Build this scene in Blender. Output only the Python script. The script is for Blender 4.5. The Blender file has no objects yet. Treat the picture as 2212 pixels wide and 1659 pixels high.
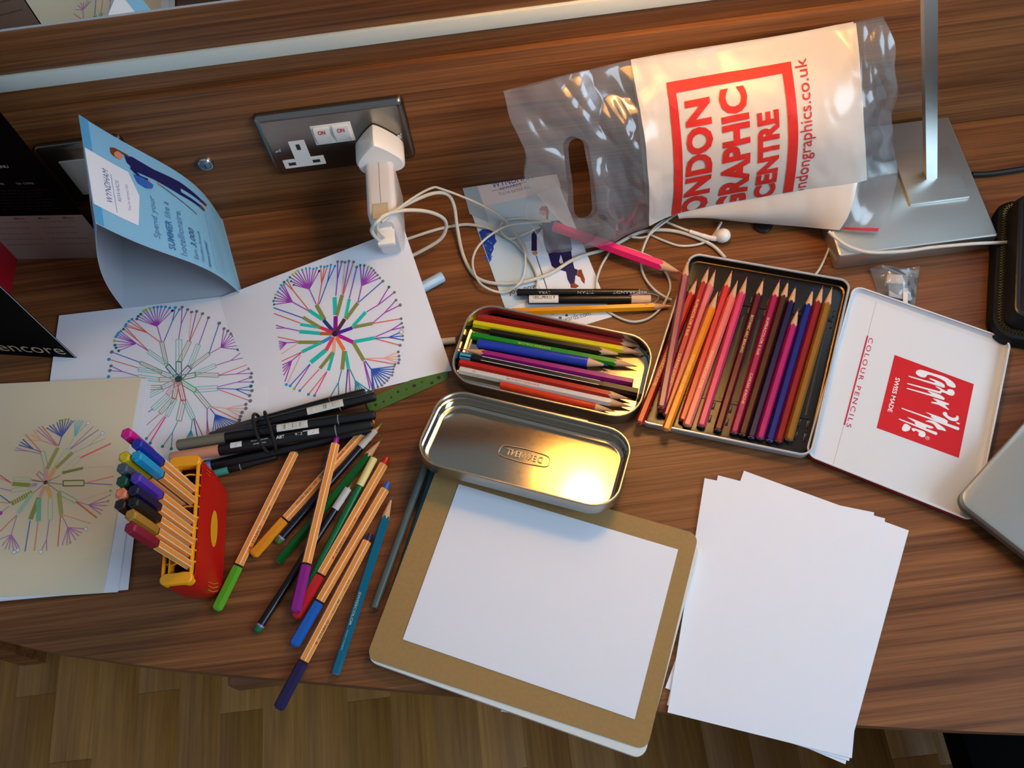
import bpy, bmesh, math, random
from mathutils import Vector, Matrix, noise
random.seed(7)
PI = math.pi
# ------------------------------------------------------------------ camera, world, lights, exposure
W, H = 2212, 1659
F, CAM, PITCH, ROLL, YAW = 1988.04, Vector((-0.00072, -0.65181, 0.81797)), 0.456534, -0.145265, 0.021735
scene = bpy.context.scene
C = scene.collection
def _axes():
    f = Vector((0, math.sin(PITCH), -math.cos(PITCH))); u = Vector((0, math.cos(PITCH), math.sin(PITCH))); r = Vector((1, 0, 0))
    Rz = Matrix.Rotation(YAW, 3, 'Z')
    f, u, r = Rz @ f, Rz @ u, Rz @ r
    c, s = math.cos(ROLL), math.sin(ROLL)
    return c * r + s * u, -s * r + c * u, f
RX, UX, FX = _axes()
cd = bpy.data.cameras.new('camera'); cam = bpy.data.objects.new('camera', cd); C.objects.link(cam)
cd.sensor_fit = 'HORIZONTAL'; cd.sensor_width = 36; cd.lens = 36 * F / W; cd.clip_start = 0.01; cd.clip_end = 50
mw = Matrix((RX, UX, -FX)).transposed().to_4x4(); mw.translation = CAM
cam.matrix_world = mw; scene.camera = cam

wd = bpy.data.worlds.new('room_light'); scene.world = wd; wd.use_nodes = True
bg = wd.node_tree.nodes['Background']; bg.inputs[0].default_value = (0.62, 0.72, 0.86, 1); bg.inputs[1].default_value = 0.40

def area(name, loc, target, sx, sy, power, col):
    l = bpy.data.lights.new(name, 'AREA'); l.shape = 'RECTANGLE'; l.size = sx; l.size_y = sy; l.energy = power; l.color = col
    o = bpy.data.objects.new(name, l); C.objects.link(o); o.location = loc
    o.rotation_euler = (Vector(target) - Vector(loc)).to_track_quat('-Z', 'Y').to_euler()
    return o
area('window_daylight', (1.55, -1.25, 1.30), (0.0, -0.3, 0.0), 1.0, 1.1, 31, (0.60, 0.80, 1.0))
vs = scene.view_settings
vs.view_transform = 'Standard'; vs.look = 'None'; vs.exposure = 0.0; vs.gamma = 1.0; vs.use_curve_mapping = False
LAMP_W = 0.36      # desk lamp bulb, watts (used in the lamp's own builder)

# ------------------------------------------------------------------ helpers
def ray(u, v): return FX + (u - W / 2) / F * RX - (v - H / 2) / F * UX
def P(u, v, z=0.0):                      # photo pixel -> point at height z above the desk
    d = ray(u, v); return CAM + d * ((z - CAM.z) / d.z)
def Wl(u, v, y=0.0):                     # photo pixel -> point on the plane y = const (wall)
    d = ray(u, v); return CAM + d * ((y - CAM.y) / d.y)
def lin(c): return c / 12.92 if c <= .04045 else ((c + .055) / 1.055) ** 2.4
def hx(s):
    s = s.lstrip('#'); return tuple(lin(int(s[i:i + 2], 16) / 255) for i in (0, 2, 4)) + (1.0,)
_m = {}
def M(name, col='#808080', rough=.5, metal=0.0, spec=.5, alpha=1.0, trans=0.0, emit=None, es=0.0, coat=0.0, bump=0.0, bscale=400, var=0.0, vscale=60):
    if name in _m: return _m[name]
    m = bpy.data.materials.new(name); m.use_nodes = True; nt = m.node_tree; b = nt.nodes['Principled BSDF']
    c = hx(col) if isinstance(col, str) else col
    b.inputs['Base Color'].default_value = c; b.inputs['Roughness'].default_value = rough; b.inputs['Metallic'].default_value = metal
    b.inputs['Specular IOR Level'].default_value = spec; b.inputs['Alpha'].default_value = alpha
    b.inputs['Transmission Weight'].default_value = trans; b.inputs['Coat Weight'].default_value = coat
    if emit: b.inputs['Emission Color'].default_value = hx(emit); b.inputs['Emission Strength'].default_value = es
    if var or bump:
        tc = nt.nodes.new('ShaderNodeTexCoord'); n = nt.nodes.new('ShaderNodeTexNoise'); nt.links.new(tc.outputs['Object'], n.inputs['Vector'])
        n.inputs['Scale'].default_value = vscale if var else bscale; n.inputs['Detail'].default_value = 6
        if var:
            r = nt.nodes.new('ShaderNodeValToRGB'); nt.links.new(n.outputs['Fac'], r.inputs['Fac'])
            r.color_ramp.elements[0].position = .3; r.color_ramp.elements[1].position = .7
            r.color_ramp.elements[0].color = tuple(x * (1 - var) for x in c[:3]) + (1,); r.color_ramp.elements[1].color = tuple(min(1, x * (1 + var)) for x in c[:3]) + (1,)
            nt.links.new(r.outputs['Color'], b.inputs['Base Color'])
        if bump:
            n2 = nt.nodes.new('ShaderNodeTexNoise'); nt.links.new(tc.outputs['Object'], n2.inputs['Vector']); n2.inputs['Scale'].default_value = bscale
            bp = nt.nodes.new('ShaderNodeBump'); bp.inputs['Strength'].default_value = bump; bp.inputs['Distance'].default_value = .0005
            nt.links.new(n2.outputs['Fac'], bp.inputs['Height']); nt.links.new(bp.outputs['Normal'], b.inputs['Normal'])
    _m[name] = m; return m
def wood(name, cols, sx=2.2, sy=38, rough=.38, seed=0.0, axis='X', rnd=0.0, spec=.5):
    m = bpy.data.materials.new(name); m.use_nodes = True; nt = m.node_tree; N = nt.nodes; L = nt.links; b = N['Principled BSDF']
    geo = N.new('ShaderNodeNewGeometry'); mp = N.new('ShaderNodeMapping'); L.new(geo.outputs['Position'], mp.inputs['Vector'])
    mp.inputs['Location'].default_value = (seed, seed * 1.7, seed * .3)
    mp.inputs['Scale'].default_value = {'X': (sx, sy, sy), 'Y': (sy, sx, sy)}[axis]
    if axis == 'X': mp.inputs['Rotation'].default_value = (0, 0, .02)
    vec = mp.outputs['Vector']
    if rnd:
        oi = N.new('ShaderNodeObjectInfo'); ml = N.new('ShaderNodeMath'); ml.operation = 'MULTIPLY'; ml.inputs[1].default_value = 37.0
        L.new(oi.outputs['Random'], ml.inputs[0]); ad = N.new('ShaderNodeVectorMath'); L.new(vec, ad.inputs[0]); L.new(ml.outputs[0], ad.inputs[1]); vec = ad.outputs[0]
    n1 = N.new('ShaderNodeTexNoise'); L.new(vec, n1.inputs['Vector']); n1.inputs['Scale'].default_value = 1.0; n1.inputs['Detail'].default_value = 8; n1.inputs['Roughness'].default_value = .62; n1.inputs['Distortion'].default_value = .12
    mp2 = N.new('ShaderNodeMapping'); L.new(vec, mp2.inputs['Vector']); mp2.inputs['Scale'].default_value = (2.2, 5.5, 5.5) if axis == 'X' else (5.5, 2.2, 5.5)
    n2 = N.new('ShaderNodeTexNoise'); L.new(mp2.outputs['Vector'], n2.inputs['Vector']); n2.inputs['Scale'].default_value = 1.0; n2.inputs['Detail'].default_value = 5; n2.inputs['Roughness'].default_value = .7
    mx = N.new('ShaderNodeMix'); mx.inputs[0].default_value = .45; L.new(n1.outputs['Fac'], mx.inputs[2]); L.new(n2.outputs['Fac'], mx.inputs[3])
    r = N.new('ShaderNodeValToRGB'); L.new(mx.outputs[0], r.inputs['Fac']); e = r.color_ramp.elements
    e[0].position, e[0].color = .34, hx(cols[0]); e[1].position, e[1].color = .66, hx(cols[-1])
    for i, cc in enumerate(cols[1:-1]):
        x = e.new(.34 + .32 * (i + 1) / (len(cols) - 1)); x.color = hx(cc)
    col = r.outputs['Color']
    if rnd:
        hs = N.new('ShaderNodeHueSaturation'); L.new(col, hs.inputs['Color']); mr = N.new('ShaderNodeMapRange'); L.new(oi.outputs['Random'], mr.inputs[0])
        mr.inputs[3].default_value = 1 - rnd; mr.inputs[4].default_value = 1 + rnd; L.new(mr.outputs[0], hs.inputs['Value']); col = hs.outputs['Color']
    L.new(col, b.inputs['Base Color']); b.inputs['Roughness'].default_value = rough; b.inputs['Specular IOR Level'].default_value = spec
    bp = N.new('ShaderNodeBump'); bp.inputs['Strength'].default_value = .15; bp.inputs['Distance'].default_value = .0004; L.new(n2.outputs['Fac'], bp.inputs['Height']); L.new(bp.outputs['Normal'], b.inputs['Normal'])
    return m
def metal_brushed(name, col, rough, sc=(8, 900, 900), amt=.12):
    m = M(name, col, rough, 1.0); nt = m.node_tree; N = nt.nodes; L = nt.links; b = N['Principled BSDF']
    tc = N.new('ShaderNodeTexCoord'); mp = N.new('ShaderNodeMapping'); L.new(tc.outputs['Object'], mp.inputs['Vector']); mp.inputs['Scale'].default_value = sc
    n = N.new('ShaderNodeTexNoise'); n.inputs['Scale'].default_value = 1; n.inputs['Detail'].default_value = 4; L.new(mp.outputs['Vector'], n.inputs['Vector'])
    mr = N.new('ShaderNodeMapRange'); mr.inputs[3].default_value = rough - amt; mr.inputs[4].default_value = rough + amt; L.new(n.outputs['Fac'], mr.inputs[0]); L.new(mr.outputs[0], b.inputs['Roughness'])
    return m
def ink_material():
    m = bpy.data.materials.new('printed_ink'); m.use_nodes = True; nt = m.node_tree; b = nt.nodes['Principled BSDF']
    a = nt.nodes.new('ShaderNodeAttribute'); a.attribute_name = 'Col'; nt.links.new(a.outputs['Color'], b.inputs['Base Color'])
    b.inputs['Roughness'].default_value = .5; b.inputs['Specular IOR Level'].default_value = .3
    return m
INK = ink_material()

def new_mesh(name, vs, fs, mats=None, fm=None, ang=35):
    me = bpy.data.meshes.new(name); me.from_pydata([tuple(v) for v in vs], [], fs); me.validate()
    for mm in (mats if isinstance(mats, (list, tuple)) else [mats]):
        if mm: me.materials.append(mm)
    if fm and len(fm) == len(me.polygons): me.polygons.foreach_set('material_index', fm)
    if ang:
        me.polygons.foreach_set('use_smooth', [len(p.vertices) <= 4 for p in me.polygons])
        me.set_sharp_from_angle(angle=math.radians(ang))
    me.update(); return me
def link(name, data, parent=None, label=None):
    o = bpy.data.objects.new(name, data); C.objects.link(o)
    if parent is not None: o.parent = parent
    if label: o['label'] = label
    return o
def tag(o, label, cat, group=None):
    o['label'] = label; o['category'] = cat
    if group: o['group'] = group
    return o
def thing(name, label, cat, loc=(0, 0, 0), group=None, mat=None):
    o = bpy.data.objects.new(name, None); C.objects.link(o); o.empty_display_size = .01
    o.matrix_basis = mat if mat is not None else Matrix.Translation(Vector(loc))
    return tag(o, label, cat, group)
def struct(o): o['kind'] = 'structure'; return o

class G:                                     # collects geometry for one mesh
    def __init__(s): s.v = []; s.f = []; s.m = []
    def add(s, vs, fs, m=0):
        n = len(s.v); s.v += [Vector(x) for x in vs]; s.f += [tuple(i + n for i in f) for f in fs]; s.m += [m] * len(fs); return s
    def loft(s, rings, cap0=True, cap1=True, m=0, closed=True):
        n = len(rings[0]); vs = [p for r in rings for p in r]; fs = []
        for i in range(len(rings) - 1):
            for j in range(n if closed else n - 1):
                k = (j + 1) % n; fs.append((i * n + j, i * n + k, (i + 1) * n + k, (i + 1) * n + j))
        if cap0: fs.append(tuple(range(n - 1, -1, -1)))
        if cap1: fs.append(tuple((len(rings) - 1) * n + j for j in range(n)))
        return s.add(vs, fs, m)
    def box(s, a, b, m=0, bev=0.0):
        x0, y0, z0 = a; x1, y1, z1 = b
        if not bev:
            vs = [(x0, y0, z0), (x1, y0, z0), (x1, y1, z0), (x0, y1, z0), (x0, y0, z1), (x1, y0, z1), (x1, y1, z1), (x0, y1, z1)]
            return s.add(vs, [(3, 2, 1, 0), (4, 5, 6, 7), (0, 1, 5, 4), (1, 2, 6, 5), (2, 3, 7, 6), (3, 0, 4, 7)], m)
        cx, cy = (x0 + x1) / 2, (y0 + y1) / 2; L, Wd = x1 - x0, y1 - y0
        R = lambda e, z: [(cx + p[0], cy + p[1], z) for p in rr(L - 2 * e, Wd - 2 * e, max(bev - e, bev * .15), 3)]
        k = bev * .3
        return s.loft([R(bev, z0), R(k, z0 + k), R(0, z0 + bev), R(0, z1 - bev), R(k, z1 - k), R(bev, z1)], m=m)
    def tube(s, pts, r, n=8, m=0, closed=False, rz=1.0):
        rings = []; pts = [Vector(p) for p in pts]; N = len(pts)
        for i, p in enumerate(pts):
            a = pts[(i - 1) % N] if (closed or i > 0) else p; b = pts[(i + 1) % N] if (closed or i < N - 1) else p
            t = (b - a).normalized()
            if i == 0: up = Vector((0, 0, 1)) if abs(t.z) < .9 else Vector((0, 1, 0)); e1 = t.cross(up).normalized()
            else: e1 = (e1 - t * e1.dot(t)).normalized()
            e2 = e1.cross(t).normalized(); rr_ = r[i] if isinstance(r, (list, tuple)) else r
            rings.append([p + e1 * (rr_ * math.cos(2 * PI * j / n)) + e2 * (rr_ * rz * math.sin(2 * PI * j / n)) for j in range(n)])
        if closed: rings.append(rings[0])
        return s.loft(rings, not closed, not closed, m)
    def prism(s, outline, z0, z1, m=0, bev=0.0):
        o = [Vector((p[0], p[1], 0)) for p in outline]
        if bev:
            c = sum(o, Vector()) / len(o); k = lambda q: [c + (p - c) * (1 - q / max(1e-6, (p - c).length)) for p in o]
            rings = [[Vector((p.x, p.y, z0)) for p in o], [Vector((p.x, p.y, z1 - bev)) for p in o], [Vector((p.x, p.y, z1)) for p in k(bev)]]
        else: rings = [[Vector((p.x, p.y, z)) for p in o] for z in (z0, z1)]
        return s.loft(rings, m=m)
    def lathe(s, prof, n=24, m=0, axis='X', cap0=True, cap1=True):
        rings = []
        for x, r in prof:
            rings.append([{'X': (x, r * math.cos(2 * PI * j / n), r * math.sin(2 * PI * j / n)), 'Z': (r * math.cos(2 * PI * j / n), r * math.sin(2 * PI * j / n), x), 'Y': (r * math.sin(2 * PI * j / n), x, r * math.cos(2 * PI * j / n))}[axis] for j in range(n)])
        return s.loft(rings, cap0, cap1, m)
    def xf(s, mat): s.v = [mat @ Vector(p) for p in s.v]; return s
    def build(s, name, mats, parent=None, label=None, ang=35, off=None):
        vs = [p - Vector(off) for p in s.v] if off is not None else s.v
        return link(name, new_mesh(name, vs, s.f, mats, s.m, ang), parent, label)
def rr(L, Wd, r, n=6):                       # rounded rectangle outline, counter-clockwise, centred
    r = max(1e-5, min(r, L / 2 - 1e-5, Wd / 2 - 1e-5)); out = []
    for cx, cy, a0 in ((L / 2 - r, Wd / 2 - r, 0), (-L / 2 + r, Wd / 2 - r, PI / 2), (-L / 2 + r, -Wd / 2 + r, PI), (L / 2 - r, -Wd / 2 + r, 1.5 * PI)):
        for i in range(n + 1):
            a = a0 + PI / 2 * i / n; out.append(Vector((cx + r * math.cos(a), cy + r * math.sin(a), 0)))
    return out
def ring(L, Wd, r, z, n=6, cx=0, cy=0): return [Vector((p.x + cx, p.y + cy, z)) for p in rr(L, Wd, r, n)]
def spline(pts, n=6, closed=False):
    pts = [Vector(p) for p in pts]; out = []; N = len(pts)
    for i in range(N if closed else N - 1):
        g = lambda k: pts[k % N] if closed else pts[max(0, min(N - 1, k))]
        a, b, c, d = g(i - 1), g(i), g(i + 1), g(i + 2)
        for j in range(n):
            t = j / n; out.append(.5 * ((2 * b) + (c - a) * t + (2 * a - 5 * b + 4 * c - d) * t * t + (3 * b - a - 3 * c + d) * t ** 3))
    if not closed: out.append(pts[-1])
    return out
def rectfit(c4, z):                          # TL TR BR BL pixels -> centre, angle, length, width
    A, B, Cc, D = [P(*p, z) for p in c4]
    d = (B - A) + (Cc - D); a = math.atan2(d.y, d.x)
    return (A + B + Cc + D) / 4, a, ((B - A).length + (Cc - D).length) / 2, ((D - A).length + (Cc - B).length) / 2
def frame2d(c, a): return Matrix.Translation(c) @ Matrix.Rotation(a, 4, 'Z')

# ---- lettering and print -------------------------------------------------
_t = {}
def tmesh(s, bold=0.0, shear=0.0, space=1.0):
    k = (s, bold, shear, space)
    if k in _t: return _t[k]
    cu = bpy.data.curves.new('lettering', 'FONT'); cu.body = s; cu.size = 1; cu.offset = bold; cu.shear = shear; cu.resolution_u = 3; cu.space_character = space
    o = bpy.data.objects.new('lettering', cu); C.objects.link(o)
    dg = bpy.context.evaluated_depsgraph_get(); dg.update()
    me = bpy.data.meshes.new_from_object(o.evaluated_get(dg))
    v = [(p.co.x, p.co.y) for p in me.vertices]; f = [tuple(p.vertices) for p in me.polygons]
    bpy.data.objects.remove(o); bpy.data.curves.remove(cu); bpy.data.meshes.remove(me)
    xs = [p[0] for p in v]; ys = [p[1] for p in v]; x0, x1, y0, y1 = min(xs), max(xs), min(ys), max(ys)
    _t[k] = ([(p[0] - x0, p[1] - y0) for p in v], f, x1 - x0, y1 - y0, -y0); return _t[k]
class Print:                                 # flat coloured print in 2-D, later laid on a surface
    def __init__(s): s.v = []; s.f = []; s.c = []; s.n = 0
    def add(s, vs, fs, col):
        n = len(s.v); s.n += 1; s.v += [(p[0], p[1], s.n) for p in vs]; s.f += [tuple(i + n for i in f) for f in fs]; c = hx(col); s.c += [c] * len(fs); return s
    def poly(s, pts, col): return s.add(pts, [tuple(range(len(pts)))], col)
    def rect(s, x0, y0, x1, y1, col): return s.poly([(x0, y0), (x1, y0), (x1, y1), (x0, y1)], col)
    def dot(s, x, y, r, col, n=10, ry=None): return s.poly([(x + r * math.cos(2 * PI * i / n), y + (ry or r) * math.sin(2 * PI * i / n)) for i in range(n)], col)
    def line(s, pts, w, col, taper=None):
        vs, fs = [], []; N = len(pts)
        for i, p in enumerate(pts):
            a = pts[max(0, i - 1)]; b = pts[min(N - 1, i + 1)]; dx, dy = b[0] - a[0], b[1] - a[1]; l = math.hypot(dx, dy) or 1
            ww = (w[i] if isinstance(w, (list, tuple)) else w) / 2
            vs += [(p[0] - dy / l * ww, p[1] + dx / l * ww), (p[0] + dy / l * ww, p[1] - dx / l * ww)]
        for i in range(N - 1): fs.append((2 * i, 2 * i + 1, 2 * i + 3, 2 * i + 2))
        return s.add(vs, fs, col)
    def text(s, t, x, y, col, h=None, w=None, rot=0.0, bold=0.0, shear=0.0, flipx=False, space=1.0):
        v, f, tw, th, _ = tmesh(t, bold, shear, space)
        sy = h / th if h else w / tw; sx = w / tw if w else sy; c, q = math.cos(rot), math.sin(rot)
        o = []
        for a, b in v:
            a, b = a * sx, b * sy
            if flipx: a = (w or tw * sx) - a
            o.append((x + c * a - q * b, y + q * a + c * b))
        return s.add(o, f, col)
    def mesh(s, name, fn, base=.00012, step=4e-7, sub=0.0, mat=None):
        # fn(x, y, height) -> 3-D point
        if sub:
            bm = bmesh.new(); vv = [bm.verts.new(p) for p in s.v]; lay = bm.faces.layers.int.new('ci')
            for i, f in enumerate(s.f):
                try: bf = bm.faces.new([vv[k] for k in f]); bf[lay] = i
                except ValueError: pass
            bmesh.ops.triangulate(bm, faces=bm.faces[:])
            for _ in range(4):
                es = [e for e in bm.edges if (e.verts[0].co.xy - e.verts[1].co.xy).length > sub]
                if not es: break
                bmesh.ops.subdivide_edges(bm, edges=es, cuts=1); bmesh.ops.triangulate(bm, faces=bm.faces[:])
            bm.verts.index_update(); V = [tuple(v.co) for v in bm.verts]; Fc = [tuple(v.index for v in f.verts) for f in bm.faces]; Cc = [s.c[f[lay]] for f in bm.faces]; bm.free()
        else: V, Fc, Cc = s.v, s.f, s.c
        me = bpy.data.meshes.new(name); me.from_pydata([tuple(fn(p[0], p[1], base + step * p[2])) for p in V], [], Fc)
        at = me.attributes.new('Col', 'FLOAT_COLOR', 'FACE')
        at.data.foreach_set('color', [x for c in Cc for x in c]); me.materials.append(mat or INK); me.update(); return me
    def build(s, name, fn, parent, **k): return link(name, s.mesh(name, fn, **k), parent)
# ------------------------------------------------------------------ setting
WALN = ['#432713', '#643c20', '#7e502d', '#95643a']
M_DESK = wood('walnut_laminate_desk', WALN, 1.9, 62, .42, 3.0, spec=.28)
M_WALL = wood('walnut_laminate_wall', ['#432713', '#623b1f', '#7c4f2c', '#8f5e38'], 1.7, 70, .45, 9.0, spec=.28)
M_EDGE = wood('walnut_edge_band', ['#4a2a18', '#6b4228', '#7d5336'], 3, 60, .5, 5.0)
M_OAK = wood('oak_floor_strip', ['#7a5022', '#8c5f2a', '#9c6d32', '#aa7b3c'], 2.4, 34, .4, 1.0, axis='Y', rnd=.16)
M_OAKB = M('floor_joint', '#5a3d1c', .7)

fl = G().box((-2.2, -2.6, -.80), (2.2, .3, -.745)); floor = struct(fl.build('floor', M_OAKB))
pm = G().box((-.0349, -.35, -.006), (.0349, .35, .0), bev=.0001)
plank = new_mesh('plank', pm.v, pm.f, M_OAK)
row = 0
x = -1.15
while x < 1.0:
    y = -1.75 + random.random() * .65
    while y < .3:
        o = link('plank', plank, floor); o.location = (x, y, -.739); y += .7004
    x += .0699; row += 1

wall = struct(G().box((-2.2, .012, -.745), (2.2, .12, 1.9)).build('wall_back', M_WALL))
def wpart(name, z0, z1, y, mat, bev=.0012): return G().box((-1.6, y, z0), (1.6, .0125, z1), bev=bev).build(name, mat, wall)
wpart('panel', -.74, .1858, 0.0, M_WALL)
wpart('panel', .1862, .2155, .006, M_WALL, .0005)
wpart('panel', .2325, .2770, 0.0015, M_WALL)
tr = struct(G().box((-1.6, -.0012, .2157), (1.6, .0125, .2323), bev=.0008).build('trim_1', M('pale_metal_strip', '#c2cac3', .45)))

mir = thing('wall_mirror', 'large frameless mirror on the wood wall above the white strip', 'mirror', (0, .004, .2785))
G().box((-1.6, 0, 0), (1.6, .0055, 1.1)).build('glass', M('mirror_silver', '#e8ecea', .0, 1.0), mir)
G().box((-1.6, -.0006, -.0016), (1.6, .0058, -.0001)).build('edge_strip', M('mirror_edge', '#b9bec2', .3), mir)

# desk with a gently bowed front edge
edge = [(-0.93, -.255), (-.72, -.355)] + [tuple(P(*p).xy) for p in [(0, 1383), (203, 1422), (407, 1449), (610, 1467), (900, 1493), (1420, 1537), (1846, 1566), (2212, 1584)]] + [(.62, -.655), (.95, -.69), (1.3, -.70)]
edge = [(p.x, p.y) for p in spline([(a, b, 0) for a, b in edge], 4)]
desk = thing('desk', 'walnut wood desk with bowed front edge fixed along the wall', 'desk', (0, -.3, -.74))
out = edge + [(1.3, -.0008), (-.93, -.0008)]
g = G(); n = len(out)
g.add([(p[0], p[1], 0) for p in out] + [(p[0], p[1], -.001) for p in out], [tuple(range(n))] + [(i, n + i, n + (i + 1) % n, (i + 1) % n) for i in range(n)])
g.build('tabletop', M_DESK, desk, ang=20, off=(0, -.3, -.74))
g = G(); g.add([(p[0], p[1], -.001) for p in out] + [(p[0], p[1] - .0004 if p[1] > -.01 else p[1] + .0006, -.024) for p in out], [tuple(range(2 * n - 1, n - 1, -1))] + [(i, n + i, n + (i + 1) % n, (i + 1) % n) for i in range(n)])
g.build('edge_band', M_EDGE, desk, ang=20, off=(0, -.3, -.74))
for x in (-.88, 1.22): G().box((x - .02, -.30, -.739), (x + .02, -.02, -.0245)).build('leg_panel', M_DESK, desk, off=(0, -.3, -.74))
q = P(560, 1472, -.04)
G().box((q.x - .025, q.y - .004, -.055), (q.x + .03, q.y + .06, -.0245), bev=.004).build('under_bracket', M_EDGE, desk, off=(0, -.3, -.74))

ch = thing('desk_chair', 'black upholstered chair seat below the desk at bottom right', 'chair', (P(2200, 1640, -.28).x + .16, P(2200, 1640, -.28).y - .08, -.739))
M_BLK = M('black_fabric', '#020203', .95, spec=.1, bump=.4, bscale=900)
G().box((-.22, -.2, .40), (.22, .2, .47), bev=.03).build('seat', M_BLK, ch)
for sx in (-1, 1):
    for sy in (-1, 1): G().tube([(sx * .17, sy * .16, .405), (sx * .19, sy * .18, 0)], .014, 10).build('leg', M('black_metal', '#0c0c0d', .4), ch)

# ------------------------------------------------------------------ wall fittings
M_STEEL = metal_brushed('brushed_steel', '#8d8a84', .22, (6, 700, 700), .04)
M_WHITEP = M('white_plastic', '#dcdcd6', .35)
M_DARKH = M('socket_hole', '#2a2620', .6)
M_CHROME = M('chrome', '#c9cccf', .12, 1.0)
def wallmat(cx, cz, y=0.0): # local x right, y up, z out of the wall
    m = Matrix(((1, 0, 0, cx), (0, 0, -1, y), (0, 1, 0, cz), (0, 0, 0, 1))); return m
def plate(name, label, cx, cz, L, Hh):
    t = thing(name, label, 'socket', mat=wallmat(cx, cz))
    g = G(); g.loft([ring(L, Hh, .006, 0), ring(L, Hh, .006, .003), ring(L - .002, Hh - .002, .005, .0058), ring(L - .007, Hh - .007, .004, .0080), ring(L - .012, Hh - .012, .003, .0084)], True, True)
    g.build('face_plate', M_STEEL, t); return t
c1 = (Wl(572, 317, -.006) + Wl(884, 284, -.006)) / 2
sock = plate('wall_socket', 'brushed steel double wall socket with two ON switches and a white plug', c1.x, c1.z, .147, .087)
def loc(u, v): p = Wl(u, v, -.0085); return p.x - c1.x, p.z - c1.z
def insert(t, cx, cy):
    o = [(-.008, .02), (-.008, -.006), (-.021, -.006), (-.021, -.018), (.021, -.018), (.021, -.006), (.008, -.006), (.008, .02)]
    G().prism([(cx + a, cy + b) for a, b in o][::-1], .0078, .0092).build('socket_insert', M_WHITEP, t)
    for hx0, hy0, w, h in ((0, .0115, .004, .008), (-.0125, -.012, .0075, .0042), (.0125, -.012, .0075, .0042)):
        G().box((cx + hx0 - w / 2, cy + hy0 - h / 2, .0088), (cx + hx0 + w / 2, cy + hy0 + h / 2, .0094)).build('pin_hole', M_DARKH, t)
def screw(t, cx, cy, z=.0084):
    s_ = G().lathe([(0, .0032), (.0008, .0032), (.0012, .0024), (.0012, .001)], 16, axis='Z'); s_.xf(Matrix.Translation((cx, cy, z))).build('screw', M_CHROME, t)
a, b = loc(651, 333); insert(sock, a, b)
a, b = loc(602, 328); screw(sock, a, b); screw(sock, -a + .002, b)
a, b = loc(719, 288)
G().box((a - .020, b - .0135, .0078), (a + .020, b + .0135, .0092), bev=.0006).build('switch_frame', M_WHITEP, sock)
for k in (-1, 1):
    x0 = a + k * .0095; g = G(); w = .0075
    g.add([(x0 - w, b - .011, .0092), (x0 + w, b - .011, .0092), (x0 + w, b + .011, .0092), (x0 - w, b + .011, .0092),
           (x0 - w, b - .011, .0098), (x0 + w, b - .011, .0098), (x0 + w, b + .004, .0132), (x0 - w, b + .004, .0132), (x0 + w, b + .011, .0118), (x0 - w, b + .011, .0118)],
          [(4, 5, 6, 7), (7, 6, 8, 9), (0, 1, 5, 4), (1, 2, 8, 6, 5), (3, 0, 4, 7, 9), (2, 3, 9, 8)])
    r_ = g.build('rocker_switch', M_WHITEP, sock)
    pr = Print(); pr.text('ON', 0, 0, '#c8202a', h=.0046, w=.0072, bold=.02)
    pr.build('lettering', lambda x, y, h, x0=x0: (x0 - .0036 + x, b + .0050 + y, .0136 - (y + .001) * .2 + h), r_)
# second, mostly hidden plate on the left
p2 = Wl(67, 322, -.006)
s2 = plate('wall_socket', 'brass-lit socket plate half hidden behind the blue tent card', p2.x + .043, p2.z - .043, .086, .086)
G().box((-.026, -.028, .008), (.026, .024, .0095), bev=.0008).build('socket_insert', M_WHITEP, s2)
# small chrome cam lock
p = Wl(444, 350)
cl = thing('cam_lock', 'small round chrome lock in the wood wall left of the socket', 'lock', mat=wallmat(p.x, p.z))
G().lathe([(0, .0085), (.003, .0085), (.0045, .0075), (.0045, .0065)], 24, axis='Z').build('rim', M_CHROME, cl)
G().lathe([(.0040, .0062), (.0055, .0058), (.006, .004)], 24, axis='Z').build('barrel', M('lock_barrel', '#9aa3aa', .3, 1.0), cl)
G().box((-.0006, -.003, .006), (.0006, .003, .0063)).build('key_slot', M_DARKH, cl)

# ------------------------------------------------------------------ white power adapter plugged in
M_APPLE = M('glossy_white_plastic', '#e6e4de', .22)
M_APPLE2 = M('soft_grey_white_plastic', '#cfced0', .3)
ad = thing('power_adapter', 'white laptop power adapter with plug head in the right socket', 'adapter', (-.113, -.05, .036))
off = (-.113, -.05, .036)
ol = [Wl(*q, -.036) for q in [(771, 350), (799, 317), (816, 314), (863, 338), (875, 354), (866, 370), (792, 378), (774, 366)]]
ol = [(q.x, q.z) for q in ol]; cx = sum(q[0] for q in ol) / 8; cz = sum(q[1] for q in ol) / 8
R = lambda k, y: [Vector((cx + (q[0] - cx) * k, y, cz + (q[1] - cz) * k)) for q in ol]
def smooth_ring(r): return spline(r, 4, True)
g = G(); g.loft([smooth_ring(R(.94, -.0096)), smooth_ring(R(1, -.012)), smooth_ring(R(1, -.030)), smooth_ring(R(.97, -.034)), smooth_ring(R(.90, -.036))])
g.build('plug_head', M_APPLE, ad, off=off)
zt = .1
g = G()
yy = [(-.0355, .001), (-.037, 0), (-.094, 0), (-.102, .0015), (-.106, .005)]
rings = []
for y, e in yy:
    rings.append([Vector((-.1138 + q.x, y, .068 + q.y)) for q in rr(.029 - 2 * e, .064 - 2 * e, .006, 4)])
g.loft(rings); g.build('body', M_APPLE2, ad, off=off)
G().box((-.1140, -.092, .0999), (-.1136, -.0365, .10012)).build('seam', M('seam_grey', '#6a655e', .6), ad, off=off)
G().box((-.1225, -.1052, .0985), (-.1065, -.087, .1004), bev=.0005).build('thumb_recess', M('recess_shade_plastic', '#bfae94', .5), ad, off=off)
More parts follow.
